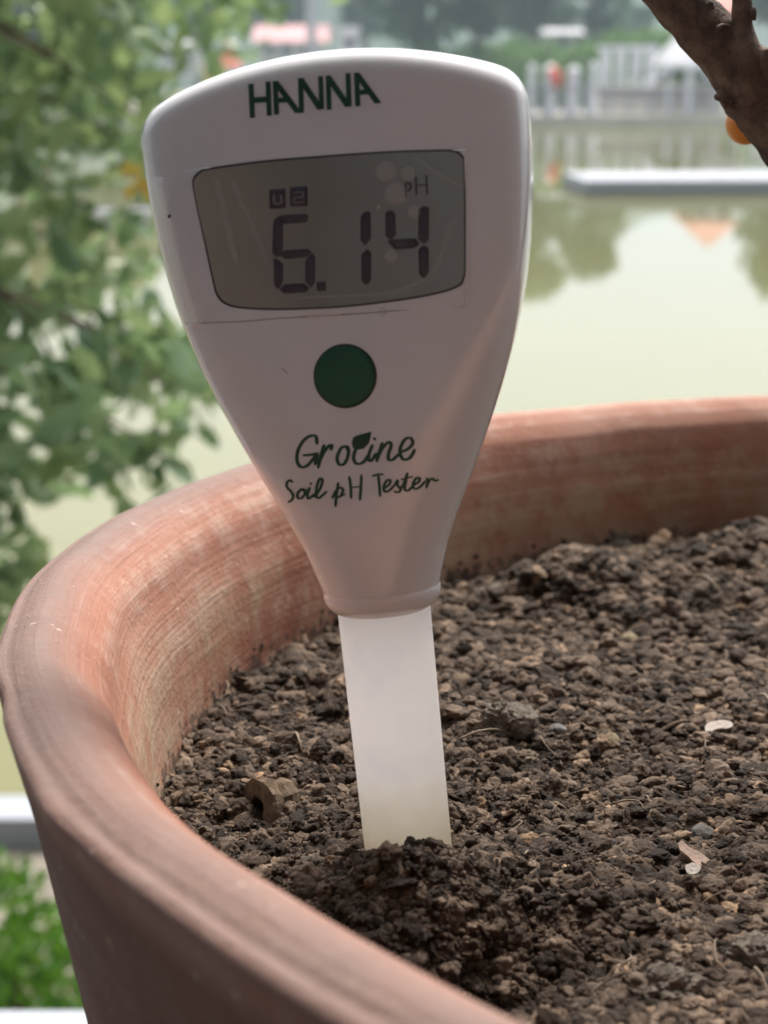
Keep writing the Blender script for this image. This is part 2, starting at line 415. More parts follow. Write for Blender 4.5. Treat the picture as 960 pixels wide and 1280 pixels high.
tl = [(-60, 66, -60, 'tall dark tree on the far bank beyond the left foliage, outside edge of the view'),
      (40, 68, -110, 'broad far tree standing behind the near leafy branches'),
      (150, 72, -90, 'far tree directly above the left shoulder of the soil tester'),
      (245, 98, -100, 'low far tree left of the coral red canopy'),
      (345, 104, -90, 'blue green far tree rising behind the pink roofed house'),
      (455, 96, -95, 'far tree just right of the tall grey lamp pole'),
      (520, 68, -130, 'far tree above the middle of the tester top'),
      (600, 66, -95, 'far tree above the right shoulder of the tester'),
      (668, 80, -120, 'tall far tree above the leftmost white posts'),
      (752, 78, -75, 'rounded far tree behind the row of white pillars'),
      (800, 95, 8, 'hazy low tree behind the white pillars, beyond the hedge'),
      (1000, 66, -110, 'far tree at the right edge behind the bark covered branch'),
      (1090, 68, -160, 'tallest far tree beyond the right edge of the view')]
for i, (px, Y, tp, lb) in enumerate(tl): far_tree(px, Y, tp, i, lb, GT)

# clipped shrubs between promenade and trees
hs_p, hs_n = blob_points(900, [(0, 0, .7, .75), (.6, 0, .5, .6), (-.6, .1, .55, .6), (.1, .2, 1.1, .5)], 5)
shrub_me = leaf_mesh('foliage', hs_p, .22, M['leaf_hedge'], 9, 0, outward=hs_n)
stem_me = (lambda t: mesh('stem', t.V, t.F, M['bark']))(MB().tube([(0, 0, -.1), (.05, 0, .5), (0, 0, 1.0)], [.06, .05, .02], 6))
sh = [(478, 66, 66, 'bright green shrub just above the top edge of the tester'),
      (530, 67, 52, 'bright green shrub rising over the middle right of the tester top'),
      (585, 66, 50, 'green clipped shrub above the right half of the tester'),
      (632, 65, 58, 'green clipped shrub over the right shoulder of the tester'),
      (680, 66, 52, 'green shrub standing right behind the leftmost white post'),
      (722, 65, 55, 'green shrub behind the second white post'),
      (765, 67, 38, 'light green shrub above the leftmost white pillar'),
      (805, 68, 34, 'light green shrub above the middle white pillars'),
      (842, 67, 36, 'light green shrub beside the white pavilion roof'),
      (640, 75, 44, 'rear green shrub between tester corner and white posts')]
for px, Y, tp, lb in sh:
    top = wp(px, tp, Y); e = empty('shrub', (top.x, Y, WZ + .28)); k = (top.z - WZ - .28) / 1.5; e.scale = (k * 1.25, k, k)
    e.rotation_euler.z = random.uniform(-.4, .4)
    tag(e, lb, 'shrub', 'shrubs behind the promenade'); link('foliage', shrub_me, e); link('stem', stem_me, e)

# ------------------------------------------------------------------ far buildings and promenade things
def bx(name, px0, py0, px1, py1, Y, depth, mat, parent):
    a = wp(px0, py1, Y); b = wp(px1, py0, Y); o = parent.location
    return obj(name, *(lambda m: (m.V, m.F))(MB().box((a.x - o.x, Y - o.y, a.z - o.z), (b.x - o.x, Y + depth - o.y, b.z - o.z))), mat, parent)
def thing_at(name, px, Y, label, cat, group=None, py=150):
    p = wp(px, py, Y); return tag(empty(name, (p.x, Y, p.z)), label, cat, group)
def gable(name, px0, px1, pyb, pyt, Y, depth, mat, parent, over=.3):
    a = wp(px0, pyb, Y); b = wp(px1, pyt, Y); o = parent.location
    x0, x1, z0, z1 = a.x - over - o.x, b.x + over - o.x, a.z - o.z, b.z - o.z; y0, y1 = Y - over - o.y, Y + depth + over - o.y; ym = (y0+y1)/2
    V = [(x0,y0,z0),(x1,y0,z0),(x1,y1,z0),(x0,y1,z0),(x0,ym,z1),(x1,ym,z1)]
    return obj(name, V, [(0,1,5,4),(2,3,4,5),(1,2,5),(3,0,4),(0,3,2,1)], mat, parent)

h1 = thing_at('house', 362, 90, 'low white walled house with a faded pink roof behind the tall grey pole', 'house', py=80)
bx('wall', 325, 52, 400, 92, 90, 5, M['wallc'], h1); gable('roof', 322, 404, 52, 30, 90, 5, M['pink_roof'], h1)
for a, b in ((332, 342), (352, 364), (376, 388)): bx('window', a, 57, b, 68, 89.94, .12, M['dark_win'], h1)
h2 = thing_at('house', 225, 84, 'small grey walled house seen above the left shoulder of the tester', 'house', py=95)
bx('wall', 204, 58, 246, 98, 84, 5, M['wallc'], h2); gable('roof', 202, 248, 58, 49, 84, 5, M['pole'], h2)
for a, b in ((209, 217), (229, 238)): bx('window', a, 65, b, 75, 83.94, .12, M['dark_win'], h2)
h3 = thing_at('house', 902, 65, 'house with an orange red pointed roof seen through the fork of the branch', 'house', py=80)
bx('wall', 880, 14, 930, 100, 65, 4, M['wallc'], h3)
a = wp(872, 14, 64.7) - h3.location; b = wp(938, 14, 64.7) - h3.location; t = wp(905, -26, 66.5) - h3.location
obj('roof', [(a.x, a.y, a.z), (b.x, b.y, b.z), (b.x, b.y+4.6, b.z), (a.x, a.y+4.6, a.z), (t.x, b.y+2.3, t.z)], [(0,1,4),(1,2,4),(2,3,4),(3,0,4),(0,3,2,1)], M['red_roof'], h3)
for a, b in ((886, 896), (912, 922)): bx('window', a, 20, b, 34, 64.94, .12, M['dark_win'], h3)
h4 = thing_at('hut', 705, 70, 'tiny pale hut among the trees above the white posts', 'hut', py=75)
bx('wall', 690, 42, 722, 80, 70, 3, M['wallc'], h4); gable('roof', 689, 723, 42, 35, 70, 3, M['wallc'], h4); bx('window', 700, 46, 710, 56, 69.94, .1, M['dark_win'], h4)

p = thing_at('lamp_pole', 390, 66, 'tall grey pole rising in front of the pink roofed house', 'pole', py=110)
m_ = MB(); m_.tube([(0, 0, 0), (0, 0, 6.2)], [.22, .16], 10); m_.build('pole', M['pole'], p)
m_ = MB(); m_.tube([(0, 0, 5.9), (.3, -.1, 6.5), (1.1, -.2, 6.6)], [.07, .06, .05], 8); m_.build('lamp_arm', M['pole'], p)
m_ = MB(); m_.box((1.0, -.35, 6.5), (1.6, -.05, 6.62)); m_.build('lamp_head', M['white'], p)
k = thing_at('kiosk', 437, 64, 'narrow white kiosk right of the tall grey pole', 'kiosk', py=120)
bx('body', 427, 40, 447, 120, 64, .8, M['white'], k); bx('roof', 424, 33, 450, 40, 63.8, 1.2, M['white'], k); bx('window', 431, 48, 443, 60, 63.96, .05, M['dark_win'], k)
cn = thing_at('canopy', 286, 63, 'coral red canopy on posts behind the tester top left edge', 'canopy', py=130)
a = wp(276, 84, 63) - cn.location; b = wp(299, 84, 63) - cn.location; t = wp(284, 54, 64) - cn.location
obj('cover', [(a.x, 0, a.z), (b.x, 0, a.z), (b.x, 1.6, a.z), (a.x, 1.6, a.z), (t.x, .8, t.z)], [(0,1,4),(1,2,4),(2,3,4),(3,0,4),(0,3,2,1)], M['coral'], cn)
for x in (a.x + .05, b.x - .05):
    for y in (.05, 1.5): MB().tube([(x, y, 0), (x, y, a.z + .01)], .05, 6).build('post', M['white'], cn)
yb = thing_at('stall', 268, 62, 'low yellow stall beside the coral red canopy', 'stall', py=128)
bx('counter', 254, 92, 280, 128, 62, .8, M['yellow'], yb); bx('awning', 251, 80, 283, 84, 61.8, 1.3, M['yellow'], yb)
for q in (253, 281): bx('post', q-1, 84, q, 128, 61.9, .06, M['white'], yb)

# white posts by the water
posts = [(687, 9.5, 81, 'first white post right of the tester, with a red cloth tied to it'), (716, 9, 83, 'middle of the three broad white posts at the water edge'),
         (741, 7, 78, 'third broad white post, nearest the four pillars'), (664, 6, 80, 'white post half hidden behind the tester edge')]
for px, hw, tp, lb in posts:
    e = thing_at('bollard_post', px, 58.6, lb, 'post', 'white posts at the water edge', py=141)
    a = wp(px - hw, 141, 58.6); b = wp(px + hw, tp, 58.6); W = (b.x - a.x) / 2; H = b.z - a.z
    pr = [(W*.95, -.1), (W, .1), (W*.92, .16), (W*.88, H*.8), (W, H*.82), (W, H*.88), (W*.8, H*.95), (W*.3, H)]
    V = [(r_*math.cos(t_), r_*math.sin(t_), z) for r_, z in pr for t_ in np.linspace(0, 2*PI, 12, endpoint=False)]
    Fc = [(j*12+i, j*12+(i+1) % 12, (j+1)*12+(i+1) % 12, (j+1)*12+i) for j in range(len(pr)-1) for i in range(12)] + [tuple((len(pr)-1)*12+i for i in range(12))]
    obj('shaft', V[:48], Fc[:36], M['white'], e, True); obj('cap', V[48:], [tuple(i-48 for i in f) for f in Fc if min(f) >= 48], M['white'], e, True)
rc = wp(694, 96, 58.3); tag(MB().tube([(rc.x-.12, rc.y, rc.z+.3), (rc.x, rc.y-.02, rc.z+.05), (rc.x+.1, rc.y, rc.z-.35)], [.12, .2, .14], 8).build('red_cloth', M['coral'], smooth=True), 'small coral red cloth hanging on the first white post', 'cloth')

# raised terrace with four pillars
tw = thing_at('terrace_wall', 800, 62, 'pinkish grey stepped terrace wall under the four white pillars', 'wall', py=141)
bx('wall', 742, 112, 905, 141, 62, 3, M['paving'], tw); bx('coping', 740, 107, 907, 112, 61.9, 3.2, M['coping'], tw); bx('step', 742, 126, 905, 141, 61.2, .8, M['coping'], tw)
for q in (762, 795, 830, 868): bx('joint_pier', q, 112, q + 4, 126, 61.93, .08, M['white2'], tw)
pg = thing_at('pergola', 787, 63.5, 'white pergola of four broad pillars standing on the terrace wall', 'pergola', py=106)
for q0, q1 in ((751, 764), (770, 783), (789, 803), (808, 820)):
    bx('pillar', q0, 62, q1, 107, 63.4, .35, M['white'], pg)
bx('beam', 748, 57, 823, 62, 63.3, .55, M['white'], pg)
pv = thing_at('pavilion', 862, 60.5, 'white pavilion with shallow roof right of the pillars, behind the branch', 'pavilion', py=141)
a = wp(829, 80, 60) - pv.location; b = wp(935, 80, 60) - pv.location; t0 = wp(850, 40, 61.5) - pv.location; t1 = wp(915, 40, 61.5) - pv.location
obj('roof', [(a.x,-.6,a.z),(b.x,-.6,a.z),(b.x,2.6,a.z),(a.x,2.6,a.z),(t0.x,1.0,t0.z),(t1.x,1.0,t1.z)], [(0,1,5,4),(1,2,5),(2,3,4,5),(3,0,4),(0,3,2,1)], M['wallc'], pv)
bx('fascia', 828, 80, 936, 86, 59.85, .12, M['white'], pv)
for q, w_ in ((836, 5), (862, 10), (896, 5), (928, 5)): bx('column', q - w_/2, 86, q + w_/2, 141, 60.0, .22, M['white'], pv)
o_ = pv.location; A_ = wp(806, 110, 60.3) - o_; B_ = wp(832, 84, 60.3) - o_
MB().tube([A_, B_], .13, 8).build('stair_rail', M['white'], pv)
# promenade railing far left to right
rl = thing_at('railing', 640, 58.15, 'low pale railing along the far water edge', 'railing', py=141)
for k_ in range(44):
    x = -14 + k_ * .72
    if x > 13.3 - 0 or True:
        o = MB().box((x - .06, 0, -.05), (x + .06, .1, .75)) if k_ == 0 else None
        if k_ == 0: base_ = obj('baluster', [Vector(v) - Vector((x, 0, 0)) for v in o.V], o.F, M['white2'], rl); base_.location = (x - rl.location.x, 0, 0)
        else: c_ = base_.copy(); C.objects.link(c_); c_.parent = rl; c_.location = (x - rl.location.x, 0, 0)
obj('top_rail', *(lambda m: (m.V, m.F))(MB().box((-14.3 - rl.location.x, -.03, .752), (17 - rl.location.x, .13, .83))), M['white2'], rl)

# floating docks
dk = tag(empty('floating_dock', (6, 27, WZ)), 'long white floating dock lying on the pond at the right', 'dock')
a = onz(716, 232, WZ + .02); b = onz(716, 208, WZ + .3)
MB().box((a.x - 6, -.1, -.12), (14, 1.9, .07)).build('pontoon', M['navy'], dk)
MB().box((a.x - 6.03, -.15, .072), (14.05, 1.95, .23)).build('deck', M['white2'], dk)
dk.rotation_euler.z = math.radians(3.5)
bt = tag(empty('rowing_boat', (onz(150, 285, WZ).x, onz(150, 285, WZ).y, WZ)), 'pale low rowing boat floating behind the left foliage', 'boat')
hull = []
for s_ in np.linspace(-1, 1, 13):
    wd = .5 * (1 - abs(s_) ** 2.6) + .02; z1 = .36 + .12 * s_ * s_
    hull += [(s_*1.5, -wd, z1), (s_*1.45, -wd*.8, .05), (s_*1.4, 0, -.08), (s_*1.45, wd*.8, .05), (s_*1.5, wd, z1)]
obj('hull', hull, [(j*5+i, (j+1)*5+i, (j+1)*5+i+1, j*5+i+1) for j in range(12) for i in range(4)], M['white'], bt, True)
for s_ in (-.7, .1, .8): MB().box((s_-.12, -.42, .28), (s_+.12, .42, .31)).build('thwart', M['pink_roof'], bt)
bt.rotation_euler.z = .15; bt.scale = (.6, .6, .6)

# ------------------------------------------------------------------ near tree at the left, with drooping leafy branches
def poly_in(poly, n, r):
    P = np.array(poly, float); lo, hi = P.min(0), P.max(0); out = []
    while len(out) < n:
        q = lo + (hi - lo) * r.random(2); c = False; j = len(P) - 1
        for i in range(len(P)):
            if (P[i, 1] > q[1]) != (P[j, 1] > q[1]) and q[0] < (P[j, 0]-P[i, 0]) * (q[1]-P[i, 1]) / (P[j, 1]-P[i, 1]) + P[i, 0]: c = not c
            j = i
        if c: out.append(q)
    return np.array(out)
nt_ = tag(empty('leafy_tree', (-2.3, 2.6, -1.72)), 'leafy tree hanging its drooping green branches over the pond at the left', 'tree')
OFF = nt_.location
MB().tube(catmull([(0, 0, -.05), (.05, .02, .8), (-.05, .05, 1.6), (.1, .1, 2.4), (.2, .1, 3.2)], 4), list(np.linspace(.11, .04, 17)), 12).build('trunk', M['bark'], nt_, True)
r1 = np.random.default_rng(11)
dense = poly_in([(-420, -350), (200, -350), (330, -60), (300, 5), (200, 15), (160, 60), (175, 210), (150, 235), (60, 250), (40, 300), (150, 300), (195, 330), (150, 345), (90, 370), (20, 380), (-60, 420), (-420, 500)], 120, r1)
low = poly_in([(-300, 440), (60, 440), (140, 420), (200, 405), (270, 455), (255, 500), (200, 520), (245, 590), (195, 600), (160, 640), (120, 625), (90, 590), (30, 600), (10, 640), (30, 700), (60, 720), (20, 780), (-300, 800)], 46, r1)
brm = MB(); leafc = []
for grp, cl, spread, cnt in ((0, dense, .085, 44), (1, low, .052, 36)):
    for q in cl:
        Y = r1.uniform(2.3, 3.6); c = wp(q[0], q[1], Y) - OFF
        pts = catmull([Vector((.1, .08, 1.5 + r1.uniform(0, 1.4))), Vector((c.x*.5, c.y*.5 + .05, max(c.z, 1.6) * .6 + 1.0 + r1.uniform(-.1, .3))), c + Vector((-.12, 0, .16)), c], 3) if r1.random() < .3 else catmull([c + Vector((-.28, .03, .14)), c + Vector((-.1, 0, .07)), c + Vector((.06, 0, -.04))], 3)
        brm.tube(pts, list(np.linspace(.012 if len(pts) > 8 else .005, .002, len(pts))), 5)
        leafc.append(np.array(c) + r1.normal(size=(cnt, 3)) * np.array([spread, spread, spread * .72]))
brm.build('branch', M['bark'], nt_)
lf = leaf_mesh('foliage', np.concatenate(leafc), .072, M['leaf_near'], 4, .5, asp=.52)
link('foliage', lf, nt_)
r2 = np.random.default_rng(5)
MY = mat_leaf('yellow_leaf', (.55, .35, .03), (.65, .45, .05), (.7, .5, .08), 5)
yl = [np.array(wp(q[0], q[1], 2.6) - OFF) + r2.normal(size=(5, 3)) * .012 for q in ((166, 216), (178, 228))]
link('yellow_leaves', leaf_mesh('yellow_leaves', np.concatenate(yl), .026, MY, 3, .5, asp=.6), nt_)

# bush below the terrace, left of the pot
bc = wp(8, 1165, 2.45); BZ = -1.80
bp, bn = blob_points(9000, [(0, 0, .3, .26), (-.28, .05, .26, .24), (.2, .06, .22, .2), (-.55, 0, .3, .25), (-.1, .12, .42, .17), (.45, .1, .18, .18)], 8)
bu = tag(empty('bush', (bc.x, 2.45, -1.80)), 'bright green rounded bush below the terrace kerb, left of the pot', 'bush'); bu.scale = (1, 1, 1.0)
link('foliage', leaf_mesh('foliage', bp, .03, M['leaf_bush'], 6, 0, asp=.55, outward=bn), bu)
MB().tube([(0, 0, -.05), (.02, 0, .2), (0, .02, .4)], [.03, .02, .008], 6).build('stem', M['bark'], bu)

# ------------------------------------------------------------------ terracotta pot
R = .1868; PC = Vector((.1352, .2307, 0)); TA, TB, RZ = 0.0, -.0492, .00157
prof = [(.00, -1.84), (.60, -1.84), (.62, -1.80), (.68, -1.5), (.77, -1.1), (.85, -.8), (.912, -.5), (.945, -.32), (.970, -.18), (.983, -.11), (.991, -.075), (.9985, -.044), (1.0, -.037), (.9965, -.0325), (.991, -.031), (.985, -.0275),
        (.977, -.0243), (.969, -.0240), (.961, -.0270), (.951, -.0335), (.941, -.0425), (.931, -.056), (.922, -.080), (.914, -.107), (.907, -.140), (.900, -.20), (.892, -.3), (.87, -.6), (.78, -1.0), (.66, -1.6), (.62, -1.74), (.0, -1.74)]
cp = catmull([(a, b, 0) for a, b in prof], 5)
NS, NT = len(cp), 480
pr = np.array([(v.x, v.y) for v in cp]); slen = np.concatenate([[0], np.cumsum(np.hypot(*np.diff(pr, axis=0).T))]) * R
itop = np.argmax(pr[:, 1])
th = np.linspace(0, 2*PI, NT, endpoint=False)
TH, SI = np.meshgrid(th, np.arange(NS))
rr = pr[SI, 0].copy(); zz = pr[SI, 1].copy(); ss = slen[SI]
cx, sx = np.cos(TH), np.sin(TH)
near = (zz > -.5)
rr = rr + near * (.006 * vnoise(cx*2.2+3, sx*2.2+3, ss*10) + .0022 * vnoise(cx*9+13, sx*9+3, ss*40) + .0008 * vnoise(cx*2.5+5, sx*2.5+9, ss*350) * (SI > itop))
zz = zz + near * (.005 * vnoise(cx*1.8+7, sx*1.8+1, 4.3) + .0018 * vnoise(cx*12+2, sx*12+8, ss*50))
# knock: a dent on the ridge at the left, and the lip bulging inwards at the front
def bumpg(t0, wt, s0, ws): 
    d = (TH - t0 + PI) % (2*PI) - PI
    return np.exp(-(d/wt)**2 - ((ss - s0)/ws)**2)
s_ridge = slen[np.argmax(pr[:, 0])]; s_lip = slen[np.argmin(np.abs(pr[:, 0] - .946) + (np.arange(NS) < itop) * 9)]
for t0, a_ in ((math.radians(196), -.004), (math.radians(207), .003), (math.radians(226), .005), (math.radians(233), -.004)): rr += a_ * bumpg(t0, .03, s_ridge, .0022)
rr += .010 * bumpg(math.radians(243), .06, s_lip, .006) + .012 * bumpg(math.radians(256), .10, s_lip, .007)
X = PC.x + R * rr * cx; Y = PC.y + R * rr * sx; Z = RZ + R * zz + TA * R * rr * cx + TB * R * rr * sx
V = np.stack([X, Y, Z], -1).reshape(-1, 3)
i0 = (np.arange(NS-1)[:, None] * NT + np.arange(NT)[None]).ravel(); i1 = (np.arange(NS-1)[:, None] * NT + (np.arange(NT)[None] + 1) % NT).ravel()
Fq = np.stack([i0, i1, i1 + NT, i0 + NT], 1)
me = bpy.data.meshes.new('terracotta_pot'); me.vertices.add(len(V)); me.vertices.foreach_set('co', (V - np.array([PC.x, PC.y, 0])).ravel())
me.loops.add(Fq.size); me.loops.foreach_set('vertex_index', Fq.ravel().astype(np.int32)); me.polygons.add(len(Fq)); me.polygons.foreach_set('loop_start', (np.arange(len(Fq))*4).astype(np.int32))
me.update(calc_edges=True); me.polygons.foreach_set('use_smooth', [True]*len(Fq)); me.materials.append(M['terracotta'])
def attr(nm, val): me.attributes.new(nm, 'FLOAT', 'POINT').data.foreach_set('value', np.asarray(val, np.float32).ravel())
z_in = pr[:, 1][SI]; inside = (SI > itop).astype(float)
attr('s', ss); attr('ct', cx); attr('st', sx); attr('ins', inside)
sm = lambda x, a, b: np.clip((x - a) / (b - a), 0, 1) ** 2 * (3 - 2 * np.clip((x - a) / (b - a), 0, 1))
# the grey worn skin covers the rim top on the near-left side, fading round to the red back
side = sm(-np.cos(TH - math.radians(40)) + .15 * vnoise(cx*3, sx*3, 2), -.15, .5)
attr('top', side * (1 - sm(ss, s_lip - .006, s_lip + .003)) * sm(ss, s_ridge - .004, s_ridge + .002))
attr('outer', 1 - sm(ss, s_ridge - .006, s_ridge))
attr('damp', inside * sm(-z_in, .06, .15)); attr('dirt', inside * sm(-z_in, .14, .20) * .60)
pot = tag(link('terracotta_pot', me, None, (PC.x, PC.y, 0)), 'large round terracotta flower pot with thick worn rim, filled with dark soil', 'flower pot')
# hairline cracks on the rim at the far left
# ------------------------------------------------------------------ soil
def soilpt(px, py): return onz(px, py, -.034)
HB = Vector(onz(510, 1055, -.030))
FEAT = [  # px, py, amplitude, sigma (m)
    (500, 1145, .0045, .0070), (575, 1140, .0022, .007), (415, 1120, .0025, .007), (510, 1052, -.0008, .006), (560, 1190, .002, .008), (595, 1030, -.0035, .0042), (628, 1215, -.0085, .0065), (560, 1230, -.004, .006), (730, 700, .0080, .0085), (690, 715, .0045, .006), (960, 672, .009, .012),
    (885, 700, .003, .012), (640, 905, .0030, .0055), (570, 880, .003, .005), (590, 850, -.0045, .004), (280, 1030, -.002, .010), (250, 960, .0015, .006), (800, 1215, -.002, .006), (420, 870, -.003, .008), (770, 1270, .001, .01)]
def soil_h(x, y):
    x = np.asarray(x, float); y = np.asarray(y, float)
    h = -.0359 + TA * (x - PC.x) + TB * (y - PC.y)
    h = h + .0020 * fbm(x / .028, y / .028, .5, 3) + .0012 * fbm(x / .006 + 4, y / .006, .3, 3)
    for px, py, a_, s_ in FEAT:
        q = soilpt(px, py); h = h + a_ * np.exp(-((x - q.x)**2 + (y - q.y)**2) / (2 * s_ * s_))
    d = np.hypot(x - PC.x, y - PC.y)
    return h - .002 * np.exp(-((d - .9 * R) / .006) ** 2)
# sheet
g = 520; xs = np.linspace(PC.x - .185, PC.x + .185, g); ys = np.linspace(PC.y - .185, PC.y + .185, g)
# finer spacing towards the part in view
GX, GY = np.meshgrid(xs, ys)
D = np.hypot(GX - PC.x, GY - PC.y); keep = D < .9 * R + .0022
GZ = soil_h(GX, GY) - .0008
fx = .00045 * fbm(GX / .0016, GY / .0016, 1.3, 2); GZ = GZ + fx
idx = -np.ones(keep.shape, int); idx[keep] = np.arange(keep.sum())
q = keep[:-1, :-1] & keep[1:, :-1] & keep[:-1, 1:] & keep[1:, 1:]
ii, jj = np.nonzero(q)
Fs = np.stack([idx[ii, jj], idx[ii, jj+1], idx[ii+1, jj+1], idx[ii+1, jj]], 1)
Vs = np.stack([GX[keep], GY[keep], GZ[keep]], 1)
me = bpy.data.meshes.new('soil'); me.vertices.add(len(Vs)); me.vertices.foreach_set('co', Vs.ravel())
me.loops.add(Fs.size); me.loops.foreach_set('vertex_index', Fs.ravel().astype(np.int32)); me.polygons.add(len(Fs)); me.polygons.foreach_set('loop_start', (np.arange(len(Fs))*4).astype(np.int32))
me.update(calc_edges=True); me.polygons.foreach_set('use_smooth', [True]*len(Fs)); me.materials.append(M['soil'])
tag(link('soil', me), kind='stuff')

# crumbs: a cloud of points, each carrying one of the crumb shapes
def in_view(x, y, m=60):
    P = np.stack([x, y, soil_h(x, y) - CAM.z], 1); d = P[:, 1]*CP - P[:, 2]*SP; u = P[:, 1]*SP + P[:, 2]*CP
    px = 480 + F*P[:, 0]/d; py = 640 - F*u/d
    return px, py, d, (px > -m) & (px < 960 + m) & (py < 1280 + m) & (d > .02)
def finezone(px, py):                         # 1 on the crumbled mound in front of the stem
    return np.clip(1.25 - np.hypot((px - 500) / 250, (py - 1150) / 190), 0, 1)
def scatter(n, seed, smin, smax, zoff, power=2.6, zone=None, view=True):
    r = np.random.default_rng(seed); P = []
    tot = 0
    while tot < n:
        a = r.uniform(0, 2*PI, n*3); d = R * .905 * np.sqrt(r.random(n*3)); x = PC.x + d*np.cos(a); y = PC.y + d*np.sin(a)
        px, py, dep, ok = in_view(x, y)
        if not view: ok = ~ok
        ok &= r.random(len(x)) < np.clip((.30 / np.maximum(dep, .1)) ** 2 * .35, .12, 1)
        if zone is not None: ok &= r.random(len(x)) < zone(px, py)
        P.append(np.stack([x[ok], y[ok]], 1)); tot += ok.sum()
    P = np.concatenate(P)[:n]
    s = smin * (smax / smin) ** (r.random(n) ** power)
    z = soil_h(P[:, 0], P[:, 1]) + zoff * s + r.normal(size=n) * s * .25
    return np.column_stack([P, z]), s, r
pts, scl, rots, var, tint = [], [], [], [], []
def add(P, s, r, vlo, vhi, flat=(.6, 1.0), tlo=0, thi=1, tp=1.0):
    n = len(P); pts.append(P); sc = s[:, None] * r.uniform(.6, 1.45, (n, 3)); sc[:, 2] *= r.uniform(*flat, n); scl.append(sc)
    rots.append(np.column_stack([r.uniform(-.5, .5, n), r.uniform(-.5, .5, n), r.uniform(0, 2*PI, n)])); var.append(r.integers(vlo, vhi, n)); tint.append(tlo + (thi - tlo) * r.random(n) ** tp)
fz = finezone
P, s, r = scatter(62000, 31, .00026, .0007, .3, 1.5); add(P, s, r, 0, 14)
P, s, r = scatter(30000, 32, .0005, .0016, .25, 2.0, zone=lambda a, b: 1 - .75 * fz(a, b)); add(P, s, r, 0, 14, (.5, .9))
P, s, r = scatter(600, 33, .0012, .0023, .05, 2.2, zone=lambda a, b: 1 - .8 * fz(a, b)); add(P, s, r, 0, 14, (.5, .85), .1, .9)
# far half is coarser
P, s, r = scatter(3400, 34, .0010, .0025, .2, 1.6, zone=lambda a, b: np.clip((930 - b) / 250, 0, 1)); add(P, s, r, 0, 10, (.55, .9), .1, .97)
# crumbly aggregates on the mound
P, s, r = scatter(3600, 35, .0006, .0018, .35, 1.6, zone=lambda a, b: fz(a, b)); add(P, s, r, 10, 14, (.7, 1.05), 0, .8)
for k in range(len(P)):
    if k % 2: continue
    n = 11; v = r.normal(size=(n, 3)); v /= np.linalg.norm(v, axis=1)[:, None]; v[:, 2] = np.abs(v[:, 2])
    Q = P[k] + v * s[k] * .95; add(Q, s[k] * r.uniform(.18, .42, n), r, 0, 14, (.8, 1), 0, .85)
P, s, r = scatter(14000, 36, .00025, .0007, .8, 1.5, zone=lambda a, b: fz(a, b)); add(P, s, r, 0, 14, (.7, 1), 0, .85)
P, s, r = scatter(5000, 37, .0009, .0030, .2, 1.8, view=False); add(P, s, r, 0, 10, (.5, .9))
# crumbs stuck to the tube foot and to the wall just above the soil
n = 900; a = rng.uniform(0, 2*PI, n); up = rng.random(n) ** 3 * .006
xw = PC.x + R * .9 * np.cos(a) ; yw = PC.y + R * .9 * np.sin(a)
Q = np.column_stack([xw, yw, soil_h(xw, yw) + up]); add(Q, rng.uniform(.0003, .0007, n), rng, 0, 14, (.8, 1), 0, .7)
a = rng.uniform(-PI, 0, 90); Q = np.column_stack([HB.x + .0065*np.cos(a), HB.y + .0065*np.sin(a)]); Q = np.column_stack([Q, soil_h(Q[:, 0], Q[:, 1]) + rng.random(90) ** 2 * .0022]); add(Q, rng.uniform(.0004, .0010, 90), rng, 8, 14, (.8, 1), 0, .7)
pts = np.concatenate(pts); scl = np.concatenate(scl); rots = np.concatenate(rots); var = np.concatenate(var); tint = np.concatenate(tint)
ok = (np.hypot(pts[:, 0] - PC.x, pts[:, 1] - PC.y) < R * .903)
hole = np.hypot(pts[:, 0] - HB.x, pts[:, 1] - HB.y) > .0058 + scl[:, 0] * .4
ok &= hole; pts, scl, rots, var, tint = pts[ok], scl[ok], rots[ok], var[ok], tint[ok]
me = bpy.data.meshes.new('soil_crumbs'); me.vertices.add(len(pts)); me.vertices.foreach_set('co', pts.ravel())
for nm, tp, v in (('scl', 'FLOAT_VECTOR', scl), ('rot', 'FLOAT_VECTOR', rots)): me.attributes.new(nm, tp, 'POINT').data.foreach_set('vector', v.astype(np.float32).ravel())
me.attributes.new('var', 'INT', 'POINT').data.foreach_set('value', var.astype(np.int32)); me.attributes.new('tint', 'FLOAT', 'POINT').data.foreach_set('value', tint.astype(np.float32))
me.update(); crumbs = tag(link('soil_crumbs', me), kind='stuff')
G = bpy.data.node_groups.new('crumb_scatter', 'GeometryNodeTree'); G.interface.new_socket('Geometry', in_out='INPUT', socket_type='NodeSocketGeometry'); G.interface.new_socket('Geometry', in_out='OUTPUT', socket_type='NodeSocketGeometry')
gn = lambda t, **k: (lambda n: ([setattr(n, a, b) for a, b in k.items()], n)[1])(G.nodes.new(t))
gi, go = gn('NodeGroupInput'), gn('NodeGroupOutput'); L = G.links.new
jn = gn('GeometryNodeJoinGeometry')
NV = 14
